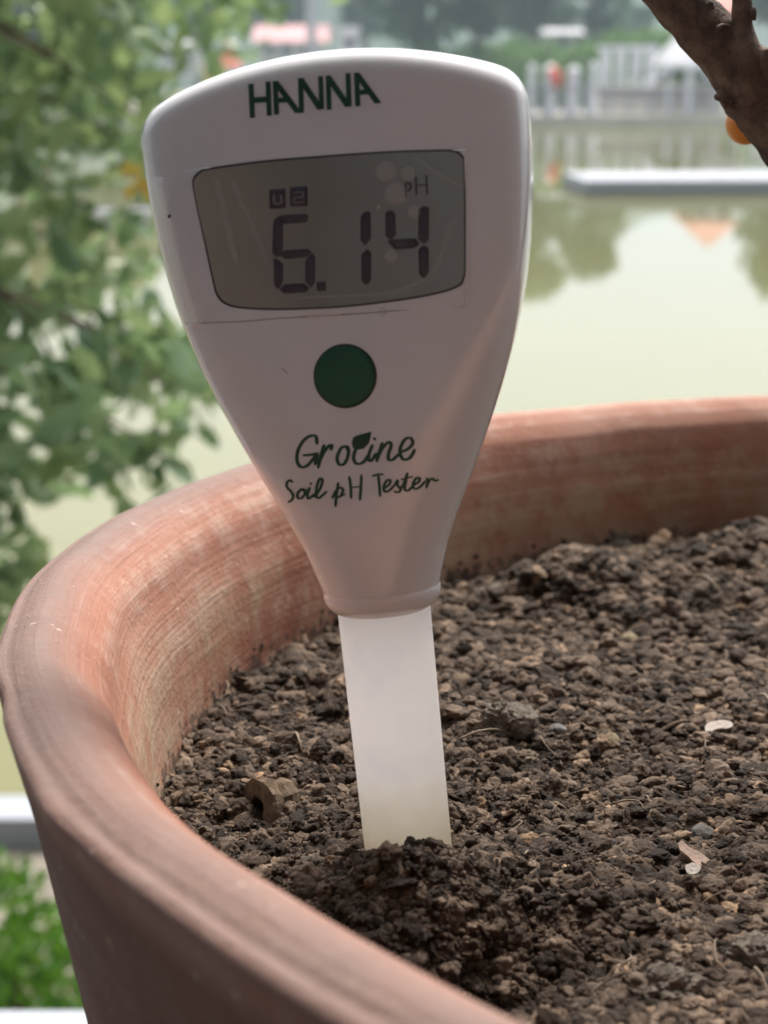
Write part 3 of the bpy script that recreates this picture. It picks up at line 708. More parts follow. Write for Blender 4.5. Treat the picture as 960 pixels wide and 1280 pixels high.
for k in reversed(range(NV)):                # join lists the last link first
    rough_ = k >= 10
    ico = gn('GeometryNodeMeshIcoSphere'); ico.inputs['Radius'].default_value = 1.0; ico.inputs['Subdivisions'].default_value = 4 if rough_ else 3
    ps = gn('GeometryNodeInputPosition')
    def noise_(scale, wv, det=2.0):
        t_ = gn('ShaderNodeTexNoise', noise_dimensions='4D'); t_.inputs['Scale'].default_value = scale; t_.inputs['W'].default_value = wv; t_.inputs['Detail'].default_value = det
        L(ps.outputs[0], t_.inputs['Vector']); return t_.outputs[0]
    vo = gn('ShaderNodeTexVoronoi', voronoi_dimensions='4D'); vo.inputs['Scale'].default_value = 1.6 if rough_ else .95; vo.inputs['W'].default_value = k * 3.7; L(ps.outputs[0], vo.inputs['Vector'])
    def m2(op, a, b):
        m_ = gn('ShaderNodeMath', operation=op)
        for i_, v_ in enumerate((a, b)):
            if isinstance(v_, (int, float)): m_.inputs[i_].default_value = v_
            else: L(v_, m_.inputs[i_])
        return m_.outputs[0]
    amp = 1.1 if rough_ else .75
    sc_ = m2('ADD', m2('MULTIPLY', noise_(1.1, k * 5.1, 1.0), amp), m2('MULTIPLY', noise_(4.5 if rough_ else 3.2, k * 2.3, 4.0), .75 if rough_ else .45))
    sc_ = m2('SUBTRACT', m2('ADD', sc_, .50 if not rough_ else .25), m2('MULTIPLY', vo.outputs['Distance'], .42))
    vm = gn('ShaderNodeVectorMath', operation='SCALE'); L(ps.outputs[0], vm.inputs[0]); L(sc_, vm.inputs['Scale'])
    sp_ = gn('GeometryNodeSetPosition'); L(ico.outputs['Mesh'], sp_.inputs['Geometry']); L(vm.outputs[0], sp_.inputs['Position'])
    ss_ = gn('GeometryNodeSetShadeSmooth'); L(sp_.outputs[0], ss_.inputs['Geometry']); ss_.inputs['Shade Smooth'].default_value = rough_
    mt = gn('GeometryNodeSetMaterial'); mt.inputs['Material'].default_value = M['crumb']; L(ss_.outputs[0], mt.inputs['Geometry'])
    g2 = gn('GeometryNodeGeometryToInstance'); L(mt.outputs[0], g2.inputs[0]); L(g2.outputs[0], jn.inputs[0])
iop = gn('GeometryNodeInstanceOnPoints'); L(gi.outputs[0], iop.inputs['Points']); L(jn.outputs[0], iop.inputs['Instance']); iop.inputs['Pick Instance'].default_value = True
def na(nm, dt): n_ = gn('GeometryNodeInputNamedAttribute', data_type=dt); n_.inputs['Name'].default_value = nm; return n_.outputs['Attribute']
L(na('var', 'INT'), iop.inputs['Instance Index'])
er = gn('FunctionNodeEulerToRotation'); L(na('rot', 'FLOAT_VECTOR'), er.inputs[0]); L(er.outputs[0], iop.inputs['Rotation']); L(na('scl', 'FLOAT_VECTOR'), iop.inputs['Scale'])
L(iop.outputs[0], go.inputs[0])
md = crumbs.modifiers.new('crumbs', 'NODES'); md.node_group = G

# fine root fibres lying in the soil
r3 = np.random.default_rng(77); fb = MB()
for k in range(42):
    q = soilpt(r3.uniform(200, 980), r3.uniform(680, 1270)); 
    if math.hypot(q.x - PC.x, q.y - PC.y) > .175: continue
    a = r3.uniform(0, 2*PI); ln = r3.uniform(.003, .010); p0 = []
    for i in range(5):
        x = q.x + math.cos(a) * ln * i / 4; y = q.y + math.sin(a) * ln * i / 4; a += r3.normal() * .35
        p0.append((x, y, float(soil_h(x, y)) + .0014 + .0009 * math.sin(i * 1.1 + k)))
    fb.tube(catmull(p0, 3), list(np.linspace(.00018, .00007, 13)), 5)
M['fibre'] = plain('root_fibre', (.20, .15, .105), .8, .3, 300)
tag(fb.build('root_fibres', M['fibre'], smooth=True), kind='stuff')

# lumps one can point at
def lump(name, px, py, size, mat, label, cat, seed, flat=(1, 1, .7), zo=.3, sub=5, rough=.35, rot=0):
    bm = bmesh.new(); bmesh.ops.create_icosphere(bm, subdivisions=sub, radius=1)
    P = np.array([v.co[:] for v in bm.verts]); r = np.random.default_rng(seed)
    k = 1 + rough * (vnoise(P[:, 0]*1.3+seed, P[:, 1]*1.3, P[:, 2]*1.3+9) + .5*vnoise(P[:, 0]*3.1+seed, P[:, 1]*3.1+3, P[:, 2]*3.1+9) + .5*vnoise(P[:, 0]*7+seed, P[:, 1]*7+3, P[:, 2]*7+9) + .3*vnoise(P[:, 0]*15+seed, P[:, 1]*15+3, P[:, 2]*15+9))
    P = P * k[:, None]
    for _ in range(5):
        nrm = r.normal(size=3); nrm /= np.linalg.norm(nrm); c_ = r.uniform(.8, 1.0); dd_ = P @ nrm; P -= np.outer(np.maximum(dd_ - c_, 0) * .85, nrm)
    P = P * size * np.array(flat)
    for v, p_ in zip(bm.verts, P): v.co = p_
    me = bpy.data.meshes.new(name); bm.to_mesh(me); bm.free(); me.materials.append(mat)
    q = soilpt(px, py); 
    for _ in range(3): q = onz(px, py, float(soil_h(q.x, q.y)) + size * flat[2] * zo)
    o = link(name, me, None, q); o.rotation_euler.z = rot; return tag(o, label, cat)
def mat_clod(nm, c1, c2, c3):
    N = NB(nm); P = N.objc(); a = N.noise(500, 6, P, .75); N.col(N.ramp(a, [(.3, c1), (.5, c2), (.7, c3)])); N.set(Roughness=.9)
    N.bump(N.math('ADD', N.noise(700, 6, P, .8), N.noise(250, 4, P)), 1, .0014); return N.m
M['clod'] = mat_clod('grey_clod', (.07, .055, .042), (.19, .155, .12), (.31, .26, .21)); M['clod2'] = mat_clod('tan_clod', (.10, .07, .045), (.22, .16, .11), (.36, .28, .20))
M['stone'] = mat_clod('grey_stone', (.12, .11, .10), (.20, .185, .165), (.27, .25, .225)); M['ochre'] = mat_clod('ochre_stone', (.20, .15, .08), (.30, .24, .14), (.38, .31, .20))
lump('soil_clod', 636, 905, .0037, M['clod'], 'large grey brown clod of earth to the right of the tester stem', 'clod', 3, (1.05, .9, .95))
lump('soil_clod', 606, 905, .0022, M['clod2'], 'tan clod touching the left side of the large grey clod', 'clod', 8, (1.2, .9, .7))
lump('soil_clod', 652, 950, .0023, M['clod2'], 'rounded tan clod just below the large grey clod', 'clod', 5, (1.2, 1, .6))
lump('soil_clod', 694, 938, .0022, M['clod2'], 'orange tan crumbly clod right of the large grey clod', 'clod', 15, (1.1, 1, .8))
lump('soil_clod', 740, 684, .0060, M['clod'], 'biggest crumbly clod heaped against the far wall of the pot', 'clod', 21, (1.5, 1, .9), .1, 5, .45)
lump('soil_clod', 757, 741, .0036, M['clod2'], 'angular brown clod in front of the biggest heap by the far wall', 'clod', 31, (1, .9, .8))
lump('soil_clod', 622, 742, .0030, M['clod'], 'flat tilted brown clod near the far wall, beside the tester collar', 'clod', 34, (1.4, 1, .6))
lump('stone', 877, 1046, .0017, M['stone'], 'smooth grey stone above the pale shell flake', 'stone', 41, (1, 1, 1), .4, 3, .12)
lump('stone', 764, 926, .0014, M['ochre'], 'small round ochre stone right of the clods', 'stone', 42, (1, 1, .9), .4, 3, .1)
lump('stone', 697, 912, .0012, M['stone'], 'small dark grey pebble above the orange tan clod', 'stone', 43, (1.2, 1, .8), .4, 3, .12)
lump('stone', 786, 798, .0016, M['ochre'], 'pale ochre pebble in the middle distance of the soil', 'stone', 44, (1.1, 1, .8), .5, 3, .15)
lump('soil_clod', 950, 1200, .0028, M['clod'], 'dark clod at the right edge near the bottom', 'clod', 51, (1.2, 1, .8))
lump('soil_clod', 830, 1240, .0030, M['clod'], 'dark crumbly clod near the bottom right corner', 'clod', 55, (1.3, 1, .8), .2)
lump('soil_clod', 700, 1185, .0024, M['clod'], 'dark clod at the right rim of the dark pit', 'clod', 57, (1, 1, .9))
lump('soil_clod', 560, 1190, .0026, M['clod2'], 'brown clod hanging on the left side of the dark pit', 'clod', 59, (1, 1, 1))
lump('soil_clod', 395, 1095, .0028, M['clod'], 'dark lump of mound soil left of the tester foot', 'clod', 61, (1.2, 1, .8))

def flake(name, pix, thick, mat, label, cat, lift, zc=None, curl=.0):
    """a chip with an outline read off the photo, lying on the soil, with real thickness"""
    cxp = sum(p_[0] for p_ in pix) / len(pix); cyp = sum(p_[1] for p_ in pix) / len(pix); q = soilpt(cxp, cyp); z0 = float(soil_h(q.x, q.y)) + .001
    nrm = Vector((0, -.55, .83))
    pix = [tuple(v_[:2]) for v_ in catmull([(a_, b_, 0) for a_, b_ in pix] + [(*pix[0], 0)], 3)[:-1]]
    c0 = onz(cxp, cyp, z0 + lift); V = []
    for p_ in pix:
        d = ray(*p_); k_ = (c0 - CAM).dot(nrm) / d.dot(nrm); v = CAM + d * k_ - c0; V.append(v + nrm * (curl * (v.x * 90) ** 2 * .001))
    n = len(V); me = mesh(name, V + [v * .96 - nrm * thick for v in V], [tuple(range(n))[::-1], tuple(range(n, 2*n))] + [(i, (i+1) % n, n+(i+1) % n, n+i) for i in range(n)], mat)
    return tag(link(name, me, None, c0), label, cat)
M['bone'] = plain('pale_chip', (.50, .43, .37), .5, .25, 250, .0003); M['pinkchip'] = plain('pink_flake', (.42, .29, .22), .55, .25, 250, .0003)
M['barkchip'] = mat_clod('bark_chip', (.06, .038, .022), (.16, .105, .06), (.30, .21, .13))
flake('wood_chip', [(881, 909), (886, 903), (903, 900), (914, 902), (916, 907), (910, 910), (896, 911), (884, 917)], .0007, M['bone'], 'white angular chip lying on the soil at the right', 'chip', .0006, curl=.3)
flake('shell_flake', [(847, 1054), (853, 1051), (861, 1058), (873, 1064), (884, 1072), (896, 1085), (893, 1088), (880, 1083), (868, 1078), (860, 1070), (851, 1063)], .0006, M['pinkchip'], 'pale pink pointed flake on the soil at the right below the grey stone', 'flake', .0008)
flake('seed_husk', [(856, 1082), (866, 1078), (876, 1083), (872, 1091), (860, 1092)], .0006, M['bone'], 'small pale husk tucked under the pink flake', 'husk', .0004)
# hollow piece of bark left of the tester
q = onz(338, 1012, float(soil_h(soilpt(338, 1012).x, soilpt(338, 1012).y)) + .0012)
V = []; Fc = []
for j in range(9):
    for i, (rad_) in enumerate((.0031, .0014)):
        for k in range(11):
            t = PI * (.02 + 1.05 * k / 10); wob = 1 + .16 * float(vnoise(k * .6 + i, j * .8, 2.2)) + (.10 if k in (3, 7) else 0)
            V.append((1.35 * rad_ * wob * math.cos(t) * (1 - .03*j), -.0026 + .0052 * j / 8, 1.25 * rad_ * wob * math.sin(t) * 1.1 + .0004 * math.sin(j)))
idf = lambda j, i, k: (j*2+i)*11+k
for j in range(8):
    for k in range(10):
        Fc.append((idf(j,0,k), idf(j,0,k+1), idf(j+1,0,k+1), idf(j+1,0,k))); Fc.append((idf(j,1,k), idf(j+1,1,k), idf(j+1,1,k+1), idf(j,1,k+1)))
    for k in (0, 10): Fc.append((idf(j,0,k), idf(j,1,k), idf(j+1,1,k), idf(j+1,0,k)))
for k in range(10): Fc.append((idf(0,0,k), idf(0,0,k+1), idf(0,1,k+1), idf(0,1,k))); Fc.append((idf(8,0,k), idf(8,1,k), idf(8,1,k+1), idf(8,0,k+1)))
bk = tag(obj('bark_piece', V, Fc, M['barkchip']), 'hollow tan piece of bark lying on the soil left of the tester stem', 'bark'); bk.location = q; bk.rotation_euler = (-.25, .25, -1.0)
def twig(px, py, dx, dy, rad_, mat, label, lift=.0018):
    q = onz(px, py, float(soil_h(soilpt(px, py).x, soilpt(px, py).y)) + lift); P_ = [Vector((0, 0, 0)), Vector((dx*.35, dy*.3, .0008)), Vector((dx*.7, dy*.75, .0004)), Vector((dx, dy, -.0008))]
    return tag(link('twig', (lambda m: mesh('twig', m.V, m.F, mat, True))(MB().tube(catmull(P_, 4), list(np.linspace(rad_, rad_*.5, 13)), 7)), None, q), label, 'twig')
twig(825, 915, .0070, .0050, .0004, M['barkchip'], 'thin straight twig lying left of the white chip')
twig(574, 924, .0085, .0040, .00022, M['fibre'], 'thin pale rootlet reaching from the stem towards the large grey clod', .003)
twig(367, 918, .0016, -.0050, .00026, M['fibre'], 'short thin curved rootlet on the soil left of the stem', .002)
twig(700, 828, .0085, .0008, .00035, M['fibre'], 'pale straight straw lying across the soil behind the large clod', .002)
twig(870, 720, .0035, -.0080, .0004, M['fibre'], 'pale straw sloping down the far slope at the right', .003)
twig(952, 868, .0004, -.0090, .0003, M['fibre'], 'fine curved rootlet hanging at the right edge of the picture', .003)

# ------------------------------------------------------------------ the soil tester
ROLL, LEAN, YAW = math.radians(5.7), math.radians(6), math.radians(-8)
up_ = Vector((0, math.sin(LEAN), math.cos(LEAN))); X_ = Vector((1, 0, 0))
A_ = (up_ * math.cos(ROLL) - X_ * math.sin(ROLL)).normalized(); R_ = (X_ * math.cos(ROLL) + up_ * math.sin(ROLL)).normalized(); B_ = A_.cross(R_)
Mt = Matrix((R_, B_, A_)).transposed().to_4x4() @ Matrix.Rotation(YAW, 4, 'Z'); Mt.translation = HB
MM = .001
tester = tag(empty('soil_tester'), 'white handheld soil tester with display and green button, standing in the pot soil', 'meter'); tester.matrix_world = Mt
Ti = Mt.inverted()
# half width of the outline at each height (mm above the soil)
WT = [(31.6, 5.9), (32.0, 6.55), (32.6, 7.1), (33.4, 7.45), (34.2, 7.5), (34.5, 7.42), (34.8, 7.5), (36, 7.86), (40, 9.1), (44, 10.89), (48, 12.83), (52, 14.67), (56, 16.41), (60, 18.08), (64, 19.55), (68, 20.78), (72, 21.8), (76, 22.53), (80, 23.05), (84, 23.4), (88, 23.62), (92, 23.7), (95, 23.66)]
def halfw(v): return float(np.interp(v, [a for a, b in WT], [b for a, b in WT]))
def halfd(v): return float(np.interp(v, [31.6, 32.6, 33.4, 34.2, 34.5, 34.8, 36, 44, 56, 70, 85, 95], [5.9, 7.0, 7.2, 7.25, 7.17, 7.27, 7.4, 8.0, 8.7, 9.2, 9.3, 9.0]))
def expo(v): return float(np.interp(v, [31, 36, 50, 65, 85], [2.0, 2.15, 2.6, 3.1, 3.3]))
NK = 128
lev = [31.6, 31.75, 32.0, 32.3, 32.6, 33.0, 33.4, 33.8, 34.15, 34.32, 34.5, 34.66, 34.85, 35.2, 36] + list(np.arange(37, 95.01, .75))
rows = []
def ringv(wd, dp, n_, zf):
    out = []
    for k in range(NK):
        t = 2*PI*k/NK; c_, s_ = math.cos(t), math.sin(t)
        x = wd * math.copysign(abs(c_) ** (2/n_), c_); y = dp * math.copysign(abs(s_) ** (2/n_), s_); out.append((x, y, zf(x)))
    return out
arc = lambda x: 5.5 - 4.6 * (x / 23.2) ** 2
for v in lev:
    bl = np.clip((v - 78) / 17, 0, 1) ** 1.5
    rows.append(ringv(halfw(v), halfd(v), expo(v), lambda x, v=v, bl=bl: v + bl * (arc(x) - 5.5 + 1.9) ))
base_w, base_d = halfw(95), halfd(95)
for t in np.linspace(0, PI/2, 12)[1:]:
    ins_ = 2.6 * (1 - math.cos(t)); ri = 2.6 * math.sin(t); ind = 3.4 * (1 - math.cos(t))
    rows.append(ringv(base_w - ins_, base_d - ind, 3.3, lambda x, ri=ri: 95 + arc(x) - 5.5 + 1.9 + ri * 1.25))
last = rows[-1]
for f in (.6, .25): rows.append([(x * (.6 + .4 * f), y * f, 95 + arc(x * (.6+.4*f)) - 3.6 + 3.25 + .25 * (1 - f)) for x, y, z in last])
V = [Vector(p_) * MM for r_ in rows for p_ in r_]
Fc = [(j*NK+k, j*NK+(k+1) % NK, (j+1)*NK+(k+1) % NK, (j+1)*NK+k) for j in range(len(rows)-1) for k in range(NK)]
Fc += [tuple(range(NK))[::-1], tuple((len(rows)-1)*NK + k for k in range(NK))]
body = obj('body', V, Fc, M['plastic'], tester, True)
bvh = BVHTree.FromPolygons([Mt @ v for v in V], Fc)
# tube
tv = []; 
for z, r_ in ((-16, 5.45), (-9, 5.6), (0, 5.68), (8, 5.74), (16, 5.8), (24, 5.86), (31.7, 5.92)):
    tv += [(r_*MM*math.cos(t), r_*MM*math.sin(t), z*MM) for t in np.linspace(0, 2*PI, 64, endpoint=False)]
obj('electrode_sleeve', tv, [(j*64+k, j*64+(k+1) % 64, (j+1)*64+(k+1) % 64, (j+1)*64+k) for j in range(6) for k in range(64)] + [tuple(range(64))[::-1]], M['tube'], tester, True)

def hit(px, py, off):
    d = ray(px, py).normalized(); loc, nrm, i_, dist_ = bvh.ray_cast(CAM, d)
    if loc is None: return None
    return Ti @ (loc + nrm * off)
def patch(name, outline, off, mat, rings=6, skirt=.0002, smooth=True, parent=None, nsub=4):
    """sheet laid on the face of the body: outline in photo pixels"""
    O = catmull([(a, b, 0) for a, b in outline] + [(outline[0][0], outline[0][1], 0)], nsub)[:-1] if nsub else [Vector((a, b, 0)) for a, b in outline]
    cx_ = sum(p_.x for p_ in O) / len(O); cy_ = sum(p_.y for p_ in O) / len(O); n = len(O); V = []
    for j in range(rings + 1):
        f = 1 - j / (rings + .0) if j < rings else 0
        if j == rings: V.append(hit(cx_, cy_, off)); break
        V += [hit(cx_ + (p_.x - cx_) * f, cy_ + (p_.y - cy_) * f, off) for p_ in O]
    Fc = [(j*n+k, j*n+(k+1) % n, (j+1)*n+(k+1) % n, (j+1)*n+k) for j in range(rings-1) for k in range(n)] + [((rings-1)*n+k, (rings-1)*n+(k+1) % n, len(V)-1) for k in range(n)]
    b = len(V); V += [hit(p_.x, p_.y, off - skirt) for p_ in O]; Fc += [(k, b+k, b+(k+1) % n, (k+1) % n) for k in range(n)]
    return obj(name, V, Fc, mat, parent or tester, smooth)
def rrect(pts4, r_, n=4):
    """rounded polygon in pixels"""
    out = []; P_ = [Vector((a, b, 0)) for a, b in pts4]; m_ = len(P_)
    for i in range(m_):
        a, b, c_ = P_[i-1], P_[i], P_[(i+1) % m_]; rr_ = r_[i] if hasattr(r_, '__len__') else r_
        p0 = b + (a-b).normalized() * rr_; p1 = b + (c_-b).normalized() * rr_
        for k in range(n+1): t = k/n; out.append(tuple((p0*(1-t)**2 + b*2*t*(1-t) + p1*t*t)[:2]))
    return out
# protective film around the display
N = NB('clear_film'); N.col((.80, .76, .73)); N.set(Roughness=.16, IOR=1.45)
tb_ = N.n('ShaderNodeBsdfTransparent'); mx = N.n('ShaderNodeMixShader'); fr_ = N.n('ShaderNodeFresnel'); fr_.inputs[0].default_value = 1.4
N.l(N.ramp(N.math('ADD', fr_.outputs[0], N.math('MULTIPLY', N.noise(220, 4, N.objc()), .10)), [(0, (.0, .0, .0)), (.12, (.03, .03, .03)), (.8, (.7, .7, .7))]), mx.inputs[0]); N.l(tb_.outputs[0], mx.inputs[1]); N.l(N.b.outputs[0], mx.inputs[2]); N.l(mx.outputs[0], N.out.inputs[0]); M['film'] = N.m
lcd_out = [(243, 236), (243, 226), (250, 217), (264, 212), (330, 203), (400, 197), (470, 192), (540, 189.5), (566, 190), (576, 196), (579, 208), (580, 260), (580, 330), (578, 347), (572, 356), (550, 364), (510, 372), (450, 380), (400, 384), (340, 385.5), (300, 383), (283, 378), (274, 369), (269, 355), (258, 305), (248, 262)]
def grow(pl, k): 
    cx_ = sum(a for a, b in pl)/len(pl); cy_ = sum(b for a, b in pl)/len(pl); return [(a + k * (1 if a > cx_ else -1) * min(1, abs(a-cx_)/60), b + k * (1 if b > cy_ else -1) * min(1, abs(b-cy_)/40)) for a, b in pl]
patch('display_bezel', grow(lcd_out, 2.2), .00005, M['black_gap'], 8, .0001, False)  # dark bezel border, also painting the shade of the recessed window edge
N = NB('lcd_glass'); P_ = N.objc(); sep = N.n('ShaderNodeSeparateXYZ'); N.l(P_, sep.inputs[0])
base = N.ramp(N.math('ADD', N.math('MULTIPLY', sep.outputs[0], 22), N.math('ADD', N.math('MULTIPLY', N.noise(90, 3, P_), .25), .38)), [(.1, (.35, .31, .25)), (.45, (.21, .205, .175)), (.8, (.27, .30, .285))])
N.col(base); N.set(Roughness=.18); N.b.inputs['Specular IOR Level'].default_value = .6; M['lcd'] = N.m
lcd = patch('display', lcd_out, .00009, M['lcd'], 8, .00003, False)
def seg(pix, r_=2.0): return patch('digit_segment', rrect(pix, r_, 3), .00017, M['digit'], 2, .00002, nsub=0, parent=lcd)
# 6
seg([(342, 276), (348, 270), (354, 276), (354, 318), (347, 322), (341, 316)])
seg([(349, 269), (384, 267), (386, 272), (383, 278), (355, 280), (350, 275)])
seg([(342, 322), (348, 325), (354, 330), (354, 352), (348, 362), (343, 356)])
seg([(350, 319), (356, 313), (384, 311), (390, 315), (384, 321), (357, 324)])
seg([(386, 321), (391, 316), (394, 321), (394, 352), (389, 360), (382, 352), (382, 326)])
seg([(350, 362), (356, 355), (380, 354), (387, 361), (382, 365), (356, 367)])
seg([(396, 352.5), (407, 351.5), (408, 363), (397, 364)], 1)
# 1
seg([(451, 270), (457, 264), (463, 264), (464, 298), (457, 307), (451, 301)])
seg([(452, 318), (459, 311), (464, 316), (464, 350), (458, 357), (452, 351)])
# 4
seg([(482, 266), (488, 262), (494, 266), (495, 294), (489, 300), (482, 295)])
seg([(484, 301), (490, 299), (497, 299), (520, 298), (525, 305), (518, 310), (494, 312)])
seg([(523, 262), (529, 257), (536, 259), (536, 300), (530, 305), (523, 299)])
seg([(523, 312), (530, 306), (536, 311), (536, 341), (530, 348), (524, 343)])
def ribbon(segs, width, name, mat, parent=None, off=.00017, closed=False, parts=True):
    mb_ = MB(); 
    for st in segs:
        w_ = width
        if isinstance(st, tuple) and isinstance(st[0], (int, float)) and isinstance(st[1], list): w_, st = st
        C_ = catmull([(a, b, 0) for a, b in st], 6) if len(st) > 2 else [Vector((a, b, 0)) for a, b in st]
        Lp = []; n = len(C_)
        for i, p_ in enumerate(C_):
            d = C_[min(i+1, n-1)] - C_[max(i-1, 0)]; d.normalize() if d.length else None
            # broad-nib pen: thicker on the down strokes
            k = .62 + .38 * abs(d.y); e_ = 1.0 if 0 < i < n-1 else .75
            nn_ = Vector((-d.y, d.x, 0)) * (w_ * k * .5 * e_); Lp.append((p_ + nn_, p_ - nn_))
        Vv = [hit(q_.x, q_.y, off) for pr_ in Lp for q_ in pr_]
        if any(v is None for v in Vv): continue
        mb_.add(Vv, [(2*i, 2*i+1, 2*i+3, 2*i+2) for i in range(n-1)])
        # round ends
        for e_, pe in ((0, C_[0]), (n-1, C_[-1])):
            rr_ = (Lp[e_][0] - Lp[e_][1]).length / 2; ring_ = [hit(pe.x + rr_*math.cos(t), pe.y + rr_*math.sin(t), off + .000002) for t in np.linspace(0, 2*PI, 10, endpoint=False)]
            mb_.add(ring_, [tuple(range(10))])
    return mb_.build(name, mat, parent or tester)
# symbols over the 6 and the unit
for q0, q1, t0, b0 in ((337, 357, 236, 261), (362.5, 384.5, 233, 258.5)):
    bxs = patch('display_symbol', rrect([(q0, t0 + 1), (q1, t0 - .5), (q1 + .5, b0 - 1), (q0 + .5, b0)], 1.5, 2), .00017, M['digit'], 2, .00002, nsub=0, parent=lcd)
ribbon([[(343, 243), (343.5, 254), (352, 253), (351.5, 244)], [(367, 241), (378, 240), (378.5, 246), (369, 247.5), (369, 253), (380, 252)]], 2.0, 'symbol_mark', M['lcd'], lcd, .00021)
ribbon([(3.6, [(520, 222), (520.5, 243)]), (3.6, [(533, 220), (534, 242)]), (3.4, [(520, 232), (534, 231)]), (3, [(507, 229), (507.5, 246)]), (3, [(507, 230), (512, 229), (513.5, 234), (511, 238), (507.5, 238.5)])], 3.4, 'unit_mark', M['digit'], lcd)
# trapped air bubbles and wrinkles of the film
N = NB('film_bubble'); N.col((.85, .82, .80)); N.set(Roughness=.25); tb_ = N.n('ShaderNodeBsdfTransparent'); mx = N.n('ShaderNodeMixShader'); mx.inputs[0].default_value = .23; N.l(tb_.outputs[0], mx.inputs[1]); N.l(N.b.outputs[0], mx.inputs[2]); N.l(mx.outputs[0], N.out.inputs[0]); M['bubble'] = N.m
N = NB('film_wrinkle'); N.col((.85, .82, .80)); N.set(Roughness=.25); tb_ = N.n('ShaderNodeBsdfTransparent'); mx = N.n('ShaderNodeMixShader'); mx.inputs[0].default_value = .10; N.l(tb_.outputs[0], mx.inputs[1]); N.l(N.b.outputs[0], mx.inputs[2]); N.l(mx.outputs[0], N.out.inputs[0]); M['wrinkle'] = N.m
film = patch('protective_film', rrect([(191, 222), (245, 210), (583, 186), (588, 300), (585, 384), (400, 396), (240, 409), (215, 330)], [3]*8, 2), .00024, M['film'], 12, .00018, nsub=0)
for bx_, by_, r_ in ((483, 214, 13), (510, 217, 9), (495, 241, 14), (518, 265, 8), (489, 320, 8), (473, 259, 3), (364, 398, 0), (478, 389, 6)):
    if r_: patch('air_bubble', [(bx_ + r_*math.cos(t)*(1 + .06*math.sin(3*t)), by_ + r_*math.sin(t)) for t in np.linspace(0, 2*PI, 12, endpoint=False)], .00026, M['bubble'], 2, .00001, nsub=2, parent=film)
ribbon([(7, [(292, 226), (300, 250), (312, 270), (325, 300), (337, 330)]), (9, [(270, 225), (280, 255), (287, 290), (296, 325)]), (5, [(520, 196), (535, 208), (555, 222), (574, 232)]), (6, [(575, 270), (562, 285), (555, 310), (543, 335), (520, 355), (480, 366), (420, 370), (360, 371)])], 6, 'film_wrinkle', M['wrinkle'], film, .000262)
ribbon([(1.2, [(232, 404), (300, 402), (345, 398)]), (1.5, [(345, 398), (400, 395), (440, 392.5), (500, 388)]), (1.0, [(500, 388), (584, 384)]), (.9, [(352, 460), (356, 463), (359, 467)]), (.8, [(377, 747), (390, 747.5)])], 1.2, 'film_edge_line', plain('edge_shade', (.10, .07, .06), .7, .1, 50), None, .00009)
patch('speck', [(213.5 + 2.2*math.cos(t), 270 + 2.6*math.sin(t)) for t in np.linspace(0, 2*PI, 8, endpoint=False)], .0003, M['black_gap'], 2, .00001, nsub=0)
# green button in its dark gap
circ = lambda rx, ry: [(431.5 + rx*math.cos(t), 470 + ry*math.sin(t)) for t in np.linspace(0, 2*PI, 40, endpoint=False)]
patch('button_gap', circ(39.6, 40.3), .00005, M['black_gap'], 3, nsub=0)
# slightly domed
n = 40; V = []
for f, o_ in ((1.0, .00004), (.985, .00030), (.95, .00046), (.88, .00052), (.6, .00050), (.3, .00048)):
    V += [hit(431.5 + 37.6*f*math.cos(t), 470 + 38.3*f*math.sin(t), o_) for t in np.linspace(0, 2*PI, n, endpoint=False)]
V.append(hit(431.5, 470, .00047))
obj('button', V, [(j*n+k, j*n+(k+1) % n, (j+1)*n+(k+1) % n, (j+1)*n+k) for j in range(5) for k in range(n)] + [(5*n+k, 5*n+(k+1) % n, 6*n) for k in range(n)], M['button'], tester, True)
# printed lettering: straight sided capitals
def poly(pix, mb_, off=.00008, n=8):
    P_ = [Vector((a, b, 0)) for a, b in pix]; V = []
    for i in range(n + 1):
        for j in range(n + 1):
            u, v = i/n, j/n; q_ = (P_[0]*(1-u) + P_[1]*u)*(1-v) + (P_[3]*(1-u) + P_[2]*u)*v; V.append(hit(q_.x, q_.y, off))
    mb_.add(V, [(i*(n+1)+j, (i+1)*(n+1)+j, (i+1)*(n+1)+j+1, i*(n+1)+j+1) for i in range(n) for j in range(n)])
mb_ = MB()
for q in ([(310.5, 105.5), (317, 104.5), (319, 147), (312.5, 148)], [(332, 102.5), (338.5, 101.8), (340, 144.5), (333.5, 145)], [(317.6, 122), (332.9, 120.5), (333.2, 127.8), (318, 129)],
          [(341, 101.5), (347.5, 101), (349, 143), (342.6, 143.6)], [(347.6, 101), (377.5, 140.6), (369, 141.8), (347.7, 113)], [(348.2, 122.3), (361, 121.2), (364.8, 127.6), (348.4, 129)],
          [(372.5, 98), (379, 97.2), (380.2, 141), (373.8, 141.6)], [(379.1, 97.3), (405.5, 136.4), (397, 137.6), (379.3, 111)], [(397.8, 95.5), (404, 95), (405.4, 136), (399.1, 134)],
          [(407, 95), (413.4, 94.2), (414.8, 137), (408.4, 137.6)], [(413.5, 94.4), (440, 133), (431.5, 134.2), (413.8, 108)], [(431.9, 92), (438.2, 91.3), (439.9, 132.6), (433.4, 131)],
          [(442.5, 91.2), (449, 90.6), (450.8, 132.6), (444.2, 133.2)], [(449.1, 90.7), (477, 128.6), (468.5, 129.8), (449.4, 103)], [(449.9, 112.3), (461, 111.3), (464.8, 117.5), (450.2, 119)]): poly(q, mb_)
mb_.build('brand_lettering', M['green_print'], tester)
sc_ = lambda L_: [[(340 + x / 4.364, 520 + y / 4.364) for x, y in s_] for s_ in L_]
